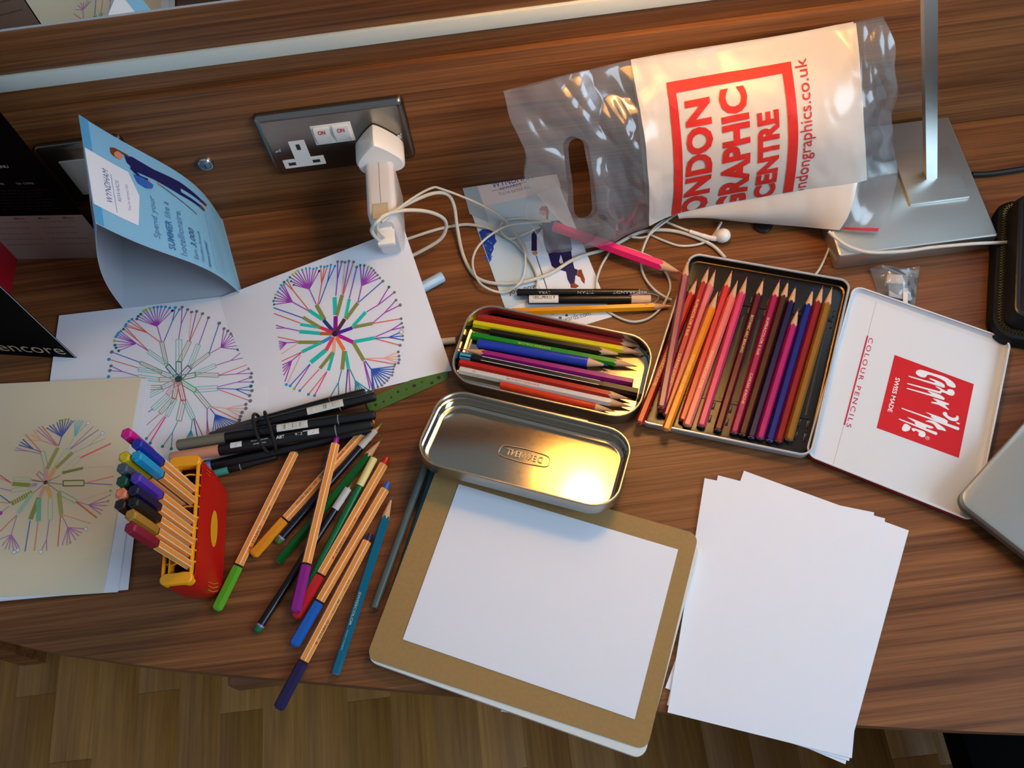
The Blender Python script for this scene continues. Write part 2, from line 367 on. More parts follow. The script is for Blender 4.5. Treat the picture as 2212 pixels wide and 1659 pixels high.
G().box((-.1215, -.1250, .0800), (-.1045, -.1075, .0850), bev=.001).build('cable_wing', M_APPLE, ad, off=off)
G().box((-.1195, -.1095, .0780), (-.1065, -.1045, .0860), bev=.001).build('wing_hinge', M_APPLE, ad, off=off)

# ------------------------------------------------------------------ desk lamp
M_NICK = metal_brushed('satin_nickel', '#c9cbc7', .42, (6, 500, 500), .05)
M_NICKP = M('satin_nickel_post', '#c9cdcc', .32, 1.0)
lc = Vector((.4118, -.0865, 0))
lamp = thing('desk_lamp', 'satin nickel desk lamp with square base and slanted square post', 'lamp', lc)
G().box((-.080, -.080, .0005), (.080, .0765, .0255), bev=.0022).build('base', M_NICK, lamp)
q0 = Vector((.4478, -.085, .0255)) - lc
G().box((q0.x - .0305, q0.y - .033, .0255), (q0.x + .0305, q0.y + .033, .0285), bev=.0006).build('mount_plate', M_NICK, lamp)
d = Vector((math.sin(math.radians(-19.2)), 0, math.cos(math.radians(19.2))))
def post(L): return q0 + d * (L / d.z)
g = G(); e = .0053
ends = [q0 + Vector((0, 0, .0025)), post(.500)]
g.loft([[p_ + Vector((sx * e / math.cos(.335), sy * e, 0)) for sx, sy in ((-1, -1), (1, -1), (1, 1), (-1, 1))] for p_ in ends])
g.build('post', M_NICKP, lamp)
sc = post(.500) + Vector((-.075, -.035, 0.0))
G().tube([post(.498), sc + Vector((0, 0, .0))], .004, 8).build('arm', M_NICKP, lamp)
m = M('warm_lampshade', '#f0d9a8', .8, emit='#ffb450', es=2.4)
g = G(); g.lathe([(-.075, .090), (.075, .075), (.075, .0735), (-.075, .0885), (-.075, .090)], 40, axis='Z', cap0=False, cap1=False); g.xf(Matrix.Translation(sc)); g.build('lamp_shade', m, lamp)
g = G(); g.lathe([(-.045, .006), (-.04, .018), (-.02, .028), (.005, .026), (.03, .014), (.05, .012)], 20, axis='Z'); g.xf(Matrix.Translation(sc)); g.build('bulb', M('glowing_bulb', '#fff2d8', .4, emit='#ffcf85', es=60), lamp)
l = bpy.data.lights.new('lamp_bulb_light', 'POINT'); l.energy = LAMP_W; l.color = (1.0, .64, .30); l.shadow_soft_size = .03
lo = link('bulb_light', l, lamp); lo.location = sc + Vector((0, 0, -.055))
# ------------------------------------------------------------------ paper sheets
M_PAPER = M('white_drawing_paper', '#dfe3ec', .75, bump=.12, bscale=1500, spec=.2)
M_SHADED_PAPER = M('shade_tinted_paper', '#dccfb2', .8, bump=.12, bscale=1500, spec=.2)  # white paper with the shade lying over it put into its colour
def sheet(name, label, cat, c4, hf, mat, group=None, n=22, th=.00028):
    """c4: world xy corners TL TR BR BL; hf(x, y) height of the underside"""
    A, B, Cc, D = [Vector((p[0], p[1])) for p in c4]; ctr = (A + B + Cc + D) / 4
    top, bot = [], []
    for i in range(n + 1):
        for j in range(n + 1):
            s, t = j / n, i / n; p = A.lerp(B, s).lerp(D.lerp(Cc, s), t); z = hf(p.x, p.y)
            top.append((p.x - ctr.x, p.y - ctr.y, z + th)); bot.append((p.x - ctr.x, p.y - ctr.y, z))
    N = n + 1; K = N * N; fs = []
    for i in range(n):
        for j in range(n):
            a = i * N + j; fs.append((a, a + N, a + N + 1, a + 1)); fs.append((K + a, K + a + 1, K + a + N + 1, K + a + N))
    for k in range(n):
        for a, b in ((k, k + 1), (n * N + k + 1, n * N + k), ((k + 1) * N, k * N), (k * N + n, (k + 1) * N + n)): fs.append((a, b, K + b, K + a))
    o = link(name, new_mesh(name, top + bot, fs, mat)); o.location = (ctr.x, ctr.y, 0)
    tag(o, label, cat, group); o_fn = lambda x, y, h: (x - ctr.x, y - ctr.y, hf(x, y) + th + h)
    return o, o_fn
def quad_from(A, B, depth):                # A->B is the top edge, sheet extends to the right-hand side of A->B (downwards for a left-to-right edge)
    A, B = A.xy, B.xy; d = (B - A).normalized(); nn = Vector((d.y, -d.x)); return [A, B, B + nn * depth, A + nn * depth]
class Pad(Print):                           # print whose coordinates are given in an enlarged photo crop
    def __init__(s, ox, oy, sc, z, hf=None): super().__init__(); s.o = (ox, oy, sc, z); s.k = sc / 2150.0; s.hf = hf
    def q(s, x, y):
        u, v, z = s.o[0] + x * s.o[2], s.o[1] + y * s.o[2], s.o[3]; p = P(u, v, z)
        if s.hf:
            for _ in range(5): z = s.hf(p.x, p.y) + .0003; p = P(u, v, z)
        return (p.x, p.y)
    def ln(s, pts, w, col): return s.line([s.q(*p) for p in pts], [a * s.k for a in w] if isinstance(w, (list, tuple)) else w * s.k, col)
    def dt(s, x, y, r, col, n=10): a = s.q(x, y); return s.dot(a[0], a[1], r * s.k, col, n)
    def fan(s, c, ends, w, col, dots=None, r=14):
        for i, e in enumerate(ends):
            s.ln([c, e], w, col)
        for i, e in enumerate(ends):
            if dots:
                dc = dots if isinstance(dots, str) else dots[i % len(dots)]
                if dc: s.dt(e[0], e[1], r, dc)
    def outline(s, x0, y0, x1, y1, w, col, lw=8, mid='#7d7f86'):
        dx, dy = x1 - x0, y1 - y0; l = math.hypot(dx, dy); nx, ny = -dy / l * w / 2, dx / l * w / 2
        c = [(x0 + nx, y0 + ny), (x1 + nx, y1 + ny), (x1 - nx, y1 - ny), (x0 - nx, y0 - ny)]
        for i in range(4): s.ln([c[i], c[(i + 1) % 4]], lw, col)
        if mid: s.ln([(x0, y0), (x1, y1)], 4, mid)
PUR, COR, BLU, PEA, SKY, HOT, TEA, OLI, GRY, DGR, CYA, LIM = '#a13fb4', '#e8604e', '#2f56b6', '#f2b09a', '#2f90ac', '#f0408f', '#1fbfb2', '#8a8c4a', '#75757f', '#0d7467', '#2a9bd2', '#b0bd2c'

TR3, BR3, TL3 = P(872, 492, .047).xy, P(976, 800, .0015).xy, P(462, 647, .0015).xy
def h3(x, y):
    a, b, r = TR3 - TL3, BR3 - TR3, Vector((x, y)) - TL3; det = a.x * b.y - a.y * b.x
    s_, t_ = (r.x * b.y - r.y * b.x) / det, (a.x * r.y - a.y * r.x) / det
    return .0009 + .046 * max(0, s_) * max(0, 1 - t_) ** 1.05
c3 = [TR3, BR3, BR3 + TL3 - TR3, TL3]
d3, f3 = sheet('drawing_sheet', 'white sheet with solid coloured radial drawing, beside the pencil tin', 'drawing', [c3[3], c3[0], c3[1], c3[2]], h3, M_PAPER, 'radial drawings', 30)
D = Pad(590, 540, .19897, .002, h3)
for a in [(535, 755, 390, 655, 40, TEA), (560, 760, 468, 595, 45, OLI), (675, 705, 668, 512, 48, TEA), (690, 712, 750, 490, 45, OLI), (785, 740, 828, 532, 36, TEA), (790, 750, 920, 575, 42, OLI),
          (865, 830, 1005, 675, 40, TEA), (868, 840, 1080, 798, 38, OLI), (880, 997, 1105, 955, 40, TEA), (870, 1005, 985, 1200, 42, OLI), (785, 1100, 820, 1295, 36, TEA), (772, 1095, 750, 1300, 44, OLI),
          (657, 1110, 600, 1310, 36, TEA), (650, 1108, 508, 1288, 40, OLI), (572, 1088, 408, 1222, 52, TEA), (522, 1006, 312, 1108, 40, TEA), (526, 1003, 270, 1002, 40, OLI), (506, 906, 285, 886, 42, TEA),
          (510, 842, 295, 808, 34, TEA), (515, 845, 325, 732, 38, OLI),
          (672, 905, 548, 762, 40, '#1e3a74'), (675, 900, 680, 718, 48, '#8a0e8c'), (685, 895, 778, 750, 44, '#592b3c'), (695, 905, 862, 845, 40, '#4b2398'), (695, 922, 870, 1003, 42, '#b5168e'),
          (685, 945, 772, 1090, 42, '#f07a3c'), (665, 945, 657, 1108, 40, '#f3a994'), (652, 945, 575, 1092, 42, '#e0445a'), (635, 945, 528, 1004, 40, '#2e90d0'), (645, 910, 506, 908, 38, '#b2602a'), (645, 895, 514, 842, 38, '#cf365a')]:
    D.ln([(a[0], a[1]), (a[2], a[3])], a[4], a[5])
D.dt(670, 910, 34, '#2c1836')
w = 11
D.ln([(468, 590), (393, 425)], w, PUR); D.fan((393, 425), [(225, 380), (195, 340), (182, 297), (210, 267), (242, 247), (268, 225), (315, 216), (358, 202), (397, 200), (437, 206), (473, 198), (500, 230)], w, PUR, [DGR, DGR, DGR, LIM, LIM, LIM, CYA, CYA, CYA, CYA, CYA, '#2b2530'])
D.ln([(487, 592), (527, 370), (518, 180)], w, COR); D.ln([(527, 370), (557, 184)], w, COR); D.ln([(527, 370), (590, 176)], w, COR)
D.ln([(500, 590), (590, 350), (628, 165)], w, BLU); D.ln([(590, 350), (672, 175)], w, BLU)
for x, y in ((518, 180), (557, 184), (590, 176), (628, 165), (672, 175)): D.dt(x, y, 15, CYA)
D.ln([(390, 655), (218, 440), (156, 330)], w, COR); D.ln([(218, 440), (120, 350)], w, COR); D.dt(156, 330, 15, CYA); D.dt(120, 350, 16, DGR)
D.ln([(385, 662), (210, 565)], w, PUR); D.fan((210, 565), [(115, 380), (85, 382), (74, 418), (52, 455), (28, 485), (22, 522), (5, 555), (12, 592)], w, PUR, [CYA, CYA, CYA, CYA, LIM, DGR, DGR, DGR])
D.ln([(320, 738), (5, 628)], w, BLU); D.ln([(295, 795), (10, 690)], w, COR); D.ln([(285, 880), (130, 848), (30, 818)], w, PUR); D.ln([(130, 848), (35, 850)], w, PUR)
D.ln([(268, 990), (50, 945)], w, COR); D.ln([(268, 1002), (150, 1008)], w, PUR); D.fan((150, 1008), [(62, 992), (62, 1015), (66, 1040), (70, 1062), (74, 1085)], w, PUR)
D.ln([(268, 1015), (85, 1135)], w, PEA); D.ln([(308, 1110), (92, 1210)], w, COR); D.ln([(308, 1115), (205, 1200)], w, PUR); D.fan((205, 1200), [(100, 1250), (102, 1285), (108, 1320), (116, 1362), (130, 1430)], w, PUR); D.ln([(300, 1140), (160, 1440)], w, PEA)
D.ln([(400, 1240), (185, 1475)], w, BLU); D.ln([(405, 1245), (230, 1508)], w, PUR); D.ln([(500, 1295), (290, 1527)], w, COR); D.ln([(585, 1320), (385, 1568)], w, COR); D.ln([(585, 1325), (450, 1580)], 12, HOT)
for x, y, c in ((145, 1463, CYA), (187, 1476, CYA), (230, 1509, LIM), (291, 1528, CYA), (385, 1569, '#3a8db2'), (451, 1582, '#3a8db2')): D.dt(x, y, 17, c)
D.ln([(745, 1305), (710, 1440), (617, 1603)], w, SKY); D.ln([(710, 1440), (712, 1606)], w, SKY); D.ln([(810, 1297), (785, 1605)], w, '#2d3a8c'); D.ln([(822, 1297), (840, 1590)], w, '#a04098')
D.ln([(835, 1297), (893, 1420)], w, SKY); D.fan((893, 1420), [(893, 1580), (925, 1555), (960, 1545), (1008, 1553), (1040, 1525)], w, SKY, [None, None, None, CYA, DGR])
for x, y in ((617, 1603), (712, 1606), (785, 1605)): D.dt(x, y, 17, '#2d8a80')
D.ln([(985, 1210), (1052, 1505)], w, PUR); D.ln([(990, 1215), (1085, 1530)], w, PUR); D.ln([(1000, 1205), (1068, 1300)], w, BLU)
D.fan((1068, 1295), [(1315, 1265), (1305, 1297), (1300, 1330), (1293, 1362), (1258, 1390), (1240, 1420), (1210, 1445), (1182, 1472), (1140, 1488), (1098, 1503), (1083, 1530)], w, BLU, GRY)
D.ln([(1000, 1185), (1325, 1242)], w, COR); D.dt(1325, 1242, 14, GRY); D.ln([(1000, 1180), (1205, 1175)], w, PEA); D.fan((1205, 1175), [(1360, 1108), (1367, 1153), (1370, 1192), (1362, 1228)], w, PEA, GRY, 16)
D.ln([(1108, 965), (1380, 1036)], w, COR); D.dt(1380, 1036, 17, GRY); D.ln([(1108, 960), (1255, 950)], w, BLU); D.fan((1255, 950), [(1393, 892), (1408, 935), (1410, 977)], w, BLU, [DGR, GRY, GRY]); D.dt(1393, 890, 27, '#20303a'); D.dt(1393, 890, 23, '#e3e4ea'); D.dt(1393, 890, 16, DGR)
D.ln([(1110, 945), (1280, 872), (1397, 797)], w, PUR); D.ln([(1280, 872), (1410, 842)], w, PUR); D.dt(1397, 797, 15, GRY); D.dt(1410, 842, 15, GRY)
D.ln([(1082, 800), (1390, 748)], w, COR); D.dt(1390, 748, 16, GRY); D.ln([(1082, 795), (1210, 685), (1335, 547)], w, PUR); D.ln([(1210, 685), (1380, 600)], w, PUR); D.dt(1335, 547, 16, GRY); D.dt(1380, 600, 19, GRY)
D.ln([(1015, 675), (1140, 600), (1258, 405)], w, PUR); D.ln([(1140, 600), (1318, 462)], w, PUR); D.dt(1258, 405, 16, DGR); D.dt(1318, 462, 16, GRY)
D.ln([(930, 570), (1193, 340)], w, BLU); D.dt(1193, 340, 17, GRY); D.ln([(922, 570), (963, 390)], w, PUR); D.fan((963, 390), [(948, 168), (992, 170), (1035, 184), (1068, 200), (1093, 222), (1110, 248), (1135, 275), (1160, 306)], w, PUR, [DGR, DGR, LIM, GRY, GRY, GRY, GRY, GRY])
D.ln([(828, 530), (910, 188)], w, PUR); D.dt(910, 188, 17, GRY); D.ln([(762, 490), (875, 132)], w, COR); D.ln([(755, 490), (825, 125)], w, PUR); D.ln([(750, 490), (783, 136)], w, PEA); D.ln([(682, 500), (700, 320), (703, 130)], w, PUR); D.ln([(700, 320), (748, 130)], w, PUR)
for x, y in ((703, 130), (748, 130), (783, 136), (825, 125), (875, 132)): D.dt(x, y, 16, GRY)
D.build('ink_drawing', f3, d3, sub=.006, step=1.5e-6)

c2 = quad_from(P(128, 682, .002), P(582, 629, .002), .186)
d2, f2 = sheet('drawing_sheet', 'white sheet with outlined radial drawing, middle of three drawings', 'drawing', c2, lambda x, y: .0022, M_PAPER, 'radial drawings', 4)
D = Pad(220, 640, .20494, .0026)
T2, O2 = '#5fc9b8', '#8f8f5a'
for a in [(690, 720, 487, 578, 42, T2), (680, 710, 630, 480, 40, O2), (812, 690, 812, 455, 62, T2), (818, 690, 925, 475, 42, O2), (930, 735, 1018, 508, 48, T2), (945, 745, 1132, 605, 36, O2),
          (985, 815, 1200, 730, 42, T2), (985, 825, 1232, 832, 40, O2), (990, 985, 1218, 968, 56, T2), (985, 1000, 1130, 1170, 48, O2), (870, 1095, 965, 1290, 48, T2), (860, 1095, 810, 1312, 56, O2),
          (770, 1080, 685, 1260, 44, T2), (755, 1075, 612, 1230, 42, O2), (700, 1040, 535, 1190, 48, T2), (640, 975, 470, 1060, 46, T2), (625, 960, 440, 965, 44, O2), (605, 880, 380, 850, 46, T2),
          (630, 800, 385, 770, 40, T2), (630, 800, 405, 700, 34, O2)]: D.outline(*a)
for a in [(800, 860, 690, 730, 46, '#1d6d80'), (812, 860, 810, 690, 56, '#3f8a6c'), (815, 870, 925, 748, 56, '#5b6470'), (830, 860, 985, 828, 48, '#6f9468'), (835, 900, 990, 995, 46, '#4fc07c'), (815, 900, 862, 1098, 48, '#df4b40'),
          (795, 900, 760, 1078, 46, '#c97a52'), (790, 900, 690, 1035, 40, '#d9a5ae'), (780, 895, 632, 965, 44, '#a59aa6'), (770, 875, 605, 880, 44, '#d79a50'), (775, 860, 630, 808, 46, '#8fa6a2')]: D.outline(*a[:5], a[5], 12)
D.dt(808, 872, 40, '#2c4a4e')
w = 8.5
D.ln([(630, 480), (585, 320)], w, PUR); D.fan((580, 318), [(370, 240), (383, 212), (410, 188), (440, 158), (465, 145), (507, 130), (548, 118), (588, 114), (628, 110), (672, 112), (716, 122), (745, 152)], w, PUR, [DGR, DGR, DGR, LIM, LIM, LIM, CYA, CYA, CYA, CYA, CYA, '#26262c'], 17)
D.ln([(655, 475), (745, 260), (775, 120)], w, BLU); D.ln([(745, 260), (818, 140)], w, BLU); D.dt(775, 120, 19, CYA); D.dt(818, 140, 17, CYA)
D.ln([(620, 485), (480, 385)], w, COR); D.fan((480, 385), [(318, 243), (285, 265), (255, 298), (248, 315)], w, COR, CYA, 18)
D.ln([(487, 570), (390, 475), (230, 345)], w, COR); D.ln([(390, 475), (245, 320)], w, COR); D.dt(228, 346, 17, DGR); D.ln([(485, 572), (370, 500)], w, PUR)
D.fan((365, 498), [(200, 370), (175, 388), (160, 408), (148, 428), (132, 470), (138, 515), (150, 543), (178, 575)], w, PUR, [CYA, CYA, CYA, CYA, LIM, DGR, DGR, DGR], 17)
D.ln([(405, 698), (105, 588)], w, BLU); D.dt(105, 588, 22, GRY); D.ln([(385, 755), (75, 665)], w, COR); D.dt(75, 665, 21, CYA); D.ln([(375, 840), (220, 795), (97, 735)], w, PUR); D.ln([(220, 795), (85, 783)], w, PUR); D.dt(97, 735, 19, GRY); D.dt(85, 783, 21, GRY); D.dt(72, 847, 20, CYA)
D.ln([(535, 1190), (430, 1260)], 9, PUR); D.ln([(610, 1240), (400, 1420)], w, COR); D.ln([(660, 1265), (470, 1500)], w, COR); D.ln([(675, 1268), (512, 1535)], 14, HOT); D.dt(470, 1500, 17, SKY); D.dt(510, 1548, 19, '#2d8a80')
D.ln([(800, 1320), (745, 1435), (640, 1583)], w, SKY); D.ln([(745, 1435), (732, 1607)], w, SKY); D.dt(640, 1583, 18, '#2d8a80'); D.dt(732, 1607, 18, '#2d8a80')
D.ln([(955, 1300), (940, 1410)], w, SKY); D.fan((940, 1410), [(890, 1500), (905, 1505), (925, 1500), (945, 1495), (965, 1490)], w, SKY); D.ln([(968, 1290), (1010, 1490)], w, '#45358c'); D.ln([(980, 1290), (1068, 1478)], w, '#b8427c')
D.ln([(1112, 1180), (1108, 1470)], w, PUR); D.ln([(1112, 1300), (1128, 1465)], w, '#b8427c'); D.ln([(1140, 1180), (1195, 1248)], w, BLU)
D.fan((1195, 1245), [(1450, 1335), (1420, 1345), (1395, 1365), (1375, 1390), (1352, 1420), (1318, 1435), (1280, 1445), (1240, 1450), (1200, 1455), (1165, 1458)], w, BLU, ['#5a5450', '#5a5450', '#5a5450', '#5a5450', '#5a5450', None], 18)
D.ln([(1150, 1165), (1440, 1305)], w, COR); D.ln([(1150, 1160), (1310, 1182)], w, PEA); D.fan((1310, 1182), [(1518, 1140), (1518, 1183), (1478, 1225), (1462, 1268)], w, PEA, GRY, 20); D.dt(1450, 1305, 20, '#5c5650')
D.ln([(1222, 980), (1565, 1103)], w, COR); D.dt(1565, 1103, 21, GRY); D.ln([(1222, 970), (1410, 980)], w, BLU); D.fan((1410, 980), [(1572, 948), (1582, 995), (1558, 1047)], w, BLU, [DGR, GRY, GRY], 20); D.ln([(1222, 955), (1430, 905), (1570, 855)], w, PUR); D.ln([(1430, 905), (1590, 903)], w, PUR); D.dt(1570, 855, 20, GRY); D.dt(1590, 903, 17, GRY)
D.ln([(1235, 832), (1553, 713)], w, COR); D.ln([(1235, 835), (1420, 818), (1555, 760)], w, PUR); D.ln([(1420, 818), (1580, 812)], w, PUR)
for x, y in ((1553, 713), (1555, 760), (1580, 812), (1525, 643)): D.dt(x, y, 20, GRY)
D.ln([(1205, 728), (1360, 678), (1490, 575)], w, PUR); D.ln([(1360, 678), (1525, 643)], w, PUR); D.dt(1490, 573, 21, DGR)
D.ln([(1132, 600), (1238, 285)], w, BLU); D.dt(1238, 285, 22, GRY); D.ln([(1140, 602), (1255, 540)], w, PUR); D.fan((1255, 540), [(1288, 343), (1328, 366), (1363, 395), (1385, 415), (1407, 440), (1425, 475), (1443, 520), (1438, 562)], w, PUR, [GRY, GRY, GRY, GRY, GRY, LIM, DGR, DGR], 19)
D.ln([(1025, 505), (1125, 226)], w, PUR); D.ln([(930, 472), (1062, 184)], w, COR); D.ln([(925, 472), (1000, 160)], w, PUR); D.ln([(920, 472), (947, 167)], w, PEA); D.ln([(810, 450), (838, 290), (847, 116)], w, PUR); D.ln([(838, 290), (905, 140)], w, PUR)
for x, y in ((1125, 226), (1062, 184), (1000, 160), (947, 167), (847, 116), (905, 140)): D.dt(x, y, 19, GRY)
D.build('ink_drawing', f2, d2)

# left stack of white sheets, pale pencil drawing on the shade-tinted top one
def left_sheet(tr, br, z, label, mat, n=4):
    c = quad_from(P(*tr, z), P(*br, z), .186); return sheet('drawing_sheet', label, 'drawing' if n > 4 else 'paper', [c[3], c[0], c[1], c[2]], lambda x, y: z, mat, 'cream sheets at the left edge', n)
left_sheet((326, 832), (277, 1274), .0032, 'lowest white sheet in the stack under the pale pencil drawing', M_PAPER)
left_sheet((320, 817), (255, 1279), .0042, 'second sheet in the stack, just under the pale pencil drawing', M_PAPER)
d1, f1 = left_sheet((305, 815), (223, 1281), .0052, 'top sheet with faint pencil radial drawing behind the red pen case', M_SHADED_PAPER, 5)
D = Pad(0, 880, .20501, .0056)
T1, O1, P1, C1, B1, V1 = '#9fcbb4', '#9a9a55', '#b57cb0', '#e88a62', '#5b66a8', '#8f86b4'
def fat(x0, y0, x1, y1, w, col): D.ln([(x0, y0), (x1, y1)], w, col)
for a in [(490, 650, 450, 465, 44, '#7fbfa5'), (590, 630, 715, 445, 46, T1), (665, 690, 835, 525, 44, '#b9c7a4'), (620, 895, 800, 990, 44, '#86bfa2'), (530, 955, 528, 1185, 46, '#93cdb6'), (325, 755, 140, 755, 36, '#a9cfb0'), (310, 840, 120, 880, 44, T1), (480, 770, 400, 690, 44, '#9a7a80')]: D.outline(*a, 7, None)
for a in [(495, 650, 610, 425, 42, '#a9a563'), (590, 640, 765, 475, 40, '#a7a25c'), (655, 690, 875, 640, 30, '#8d8f3f'), (345, 890, 120, 1015, 52, '#9c9a48'), (340, 905, 190, 1115, 44, '#a4cbb3'), (410, 950, 320, 1180, 50, '#94994e'), (410, 960, 405, 1200, 50, '#7dbd9b'), (620, 895, 645, 1130, 44, '#abad62'), (315, 820, 130, 805, 42, '#9a9a3c'),
          (480, 790, 485, 650, 48, '#dba7ac'), (505, 770, 580, 640, 48, '#eab07c'), (470, 830, 420, 945, 40, '#d8a9a0'), (495, 830, 535, 950, 42, '#e3b56f'), (390, 810, 320, 825, 36, '#b6a0bc')]: fat(*a)
D.outline(665, 800, 885, 797, 56, '#6f8238', 13, None); D.dt(480, 790, 22, '#5a1f2c')
for k in range(9): D.ln([(345 - k * 24 - 12, 870 + k * 13), (350 - k * 24, 915 + k * 13)], 5, '#e0dcb8')
for x1, y1 in ((640, 715), (660, 810), (620, 890), (350, 900), (330, 760), (335, 770)): D.ln([(485, 790), (x1, y1)], 5, '#7a5a50')
w = 11
D.ln([(615, 410), (650, 310)], w, '#6f7ca0'); D.fan((650, 310), [(490, 215), (520, 190), (555, 180), (600, 155), (630, 145), (660, 138), (690, 132), (725, 130), (755, 135), (775, 140)], w, B1); D.fan((785, 310), [(790, 130), (815, 135), (840, 132), (865, 130), (885, 140), (910, 180)], 9, '#7fbcc0')
D.ln([(612, 405), (440, 195)], w, C1); D.ln([(600, 405), (405, 205)], 8, P1); D.ln([(595, 405), (380, 235)], 8, P1); D.ln([(440, 350), (590, 405)], 7, C1); D.fan((440, 350), [(350, 240), (330, 290), (300, 345)], 14, '#efb083')
D.ln([(430, 465), (270, 285)], w, C1); D.ln([(430, 470), (350, 440)], 8, B1); D.fan((350, 440), [(240, 335), (215, 365), (195, 395)], w, B1); D.fan((290, 460), [(165, 425), (145, 450), (430, 490)], 8, P1)
D.ln([(715, 440), (780, 320)], 6, T1); D.ln([(735, 440), (985, 200)], 8, P1); D.ln([(740, 440), (1040, 235)], w, V1); D.ln([(775, 480), (935, 405), (1080, 270)], 7, '#9cb6b0'); D.ln([(935, 405), (1115, 325)], 7, '#9cb6b0'); D.ln([(850, 530), (1170, 380)], 18, '#ef6a74'); D.ln([(855, 540), (1180, 460)], 6, '#ecc09a'); D.ln([(880, 635), (1200, 615)], 6, '#ecc09a')
D.ln([(890, 800), (1200, 725)], w, C1); D.ln([(890, 798), (1185, 815)], w, V1); D.ln([(805, 995), (1020, 1165)], 14, '#e06a40'); D.ln([(800, 990), (930, 1028)], 7, P1); D.fan((930, 1028), [(1170, 920), (1135, 990), (1130, 1035), (1085, 1088), (1065, 1125)], 9, P1); D.ln([(830, 985), (1160, 880)], 6, '#ecc09a')
D.ln([(650, 1135), (715, 1265)], 8, P1); D.fan((715, 1265), [(890, 1280), (865, 1325), (835, 1355), (800, 1400), (740, 1425), (705, 1450), (655, 1455)], 9, P1); D.ln([(640, 1135), (608, 1480)], w, '#e0704c'); D.ln([(660, 1130), (955, 1225)], 8, '#eca27c')
D.ln([(520, 1190), (490, 1395), (430, 1520)], 9, P1); D.ln([(490, 1395), (492, 1520)], 9, P1); D.ln([(400, 1205), (362, 1525)], w, '#e88a72'); D.ln([(318, 1190), (262, 1525)], 12, '#6a7cba')
D.ln([(180, 1130), (118, 1340)], 8, P1); D.fan((118, 1340), [(0, 1390), (20, 1460), (55, 1495), (95, 1500), (145, 1520), (185, 1500), (205, 1475)], 9, P1); D.ln([(170, 1140), (0, 1310)], 12, C1)
D.ln([(125, 800), (0, 715)], 9, '#d0527c'); D.ln([(125, 800), (0, 745)], 9, C1); D.ln([(115, 880), (0, 850)], 8, P1); D.ln([(110, 1005), (0, 925)], 10, '#4b6aa8'); D.ln([(110, 1010), (0, 1000)], 9, C1); D.ln([(100, 1040), (20, 1100)], 7, P1); D.dt(5, 1115, 22, '#b03aa8')
for x, y in ((630, 140), (655, 135), (690, 128), (722, 126), (1165, 878), (1140, 988), (740, 1425)): D.dt(x, y, 13, '#a2a838')
for x, y in ((930, 165), (1080, 272), (905, 1282), (428, 1522), (150, 1525), (188, 1505)): D.dt(x, y, 22, '#9a9a92'); D.dt(x, y, 17, '#e3e4ea')
for x, y in ((265, 270), (140, 448), (608, 1482), (492, 1528), (358, 1528), (258, 1535), (40, 1510), (90, 1515)): D.dt(x, y, 15, '#d8d6a0')
D.build('ink_drawing', f1, d1)

# blank stack on the right
def blank(c4, z, label): return sheet('blank_sheet', label, 'paper', [P(*p, z).xy for p in c4], lambda x, y: z, M_PAPER, 'loose blank sheets at right', 3)
def rot4(c4, z): c, a, L, Wd = rectfit(c4, z); return c
blank([(1607, 1017), (1963, 1146), (1826, 1651), (1437, 1486)], .0008, 'lowest blank white sheet, turned furthest in the right-hand stack')
blank([(1551, 1027), (1912, 1120), (1834, 1644), (1441, 1523)], .0016, 'second blank white sheet in the right-hand stack')
blank([(1522, 1033), (1888, 1107), (1840, 1638), (1442, 1539)], .0024, 'top blank white sheet of the right-hand stack')

# ------------------------------------------------------------------ kraft notebook
nc, na, nL, nW = rectfit([(945, 993), (1502, 1156), (1400, 1617), (800, 1427)], .012)
nL, nW = .2475, .1885
nb = thing('notebook', 'kraft brown softcover notebook with rounded corners at the desk edge', 'notebook', mat=frame2d(Vector((nc.x, nc.y, .001)), na))
def nbring(d, z): # square at the spine (top), rounded at the free corners
    o = []; L, Wd = nL - 2 * d, nW - 2 * d
    for p in rr(L, Wd, .009, 6): o.append(Vector((p.x, p.y, z)))
    for i, p in enumerate(o):
        if p.y > 0: o[i] = Vector((math.copysign(min(abs(p.x) + .0, L / 2), p.x), p.y, z))
    return o
M_KRAFT = M('kraft_cover', '#997c4e', .8, var=.05, vscale=300, spec=.2)
G().loft([nbring(0, 0), nbring(0, .0007)]).build('back_cover', M_KRAFT, nb)
G().loft([nbring(.0008, .0008), nbring(.0008, .0098)]).xf(Matrix.Translation((-nL / 2, -nW / 2 - .0025, 0)) @ Matrix.Rotation(math.radians(-1.3), 4, 'Z') @ Matrix.Translation((nL / 2, nW / 2, 0))).build('page_block', M('page_edges', '#d5d8d4', .8, spec=.2), nb)
G().loft([nbring(0, .0099), nbring(0, .0107)]).build('front_cover', M_KRAFT, nb)
sheet('blank_sheet', 'single blank white sheet lying on the kraft notebook', 'paper', [P(*p, .0122).xy for p in [(991, 1045.5), (1465, 1187), (1371, 1554), (870, 1381)]], lambda x, y: .0120, M_PAPER, None, 3)
sheet('blank_sheet', 'white sheet corner sticking out under the notebook below the desk edge', 'paper', [P(*p, .0004).xy for p in [(1150, 1180), (1420, 1240), (1400, 1580), (1082, 1537)]], lambda x, y: .0003, M_PAPER, None, 3)
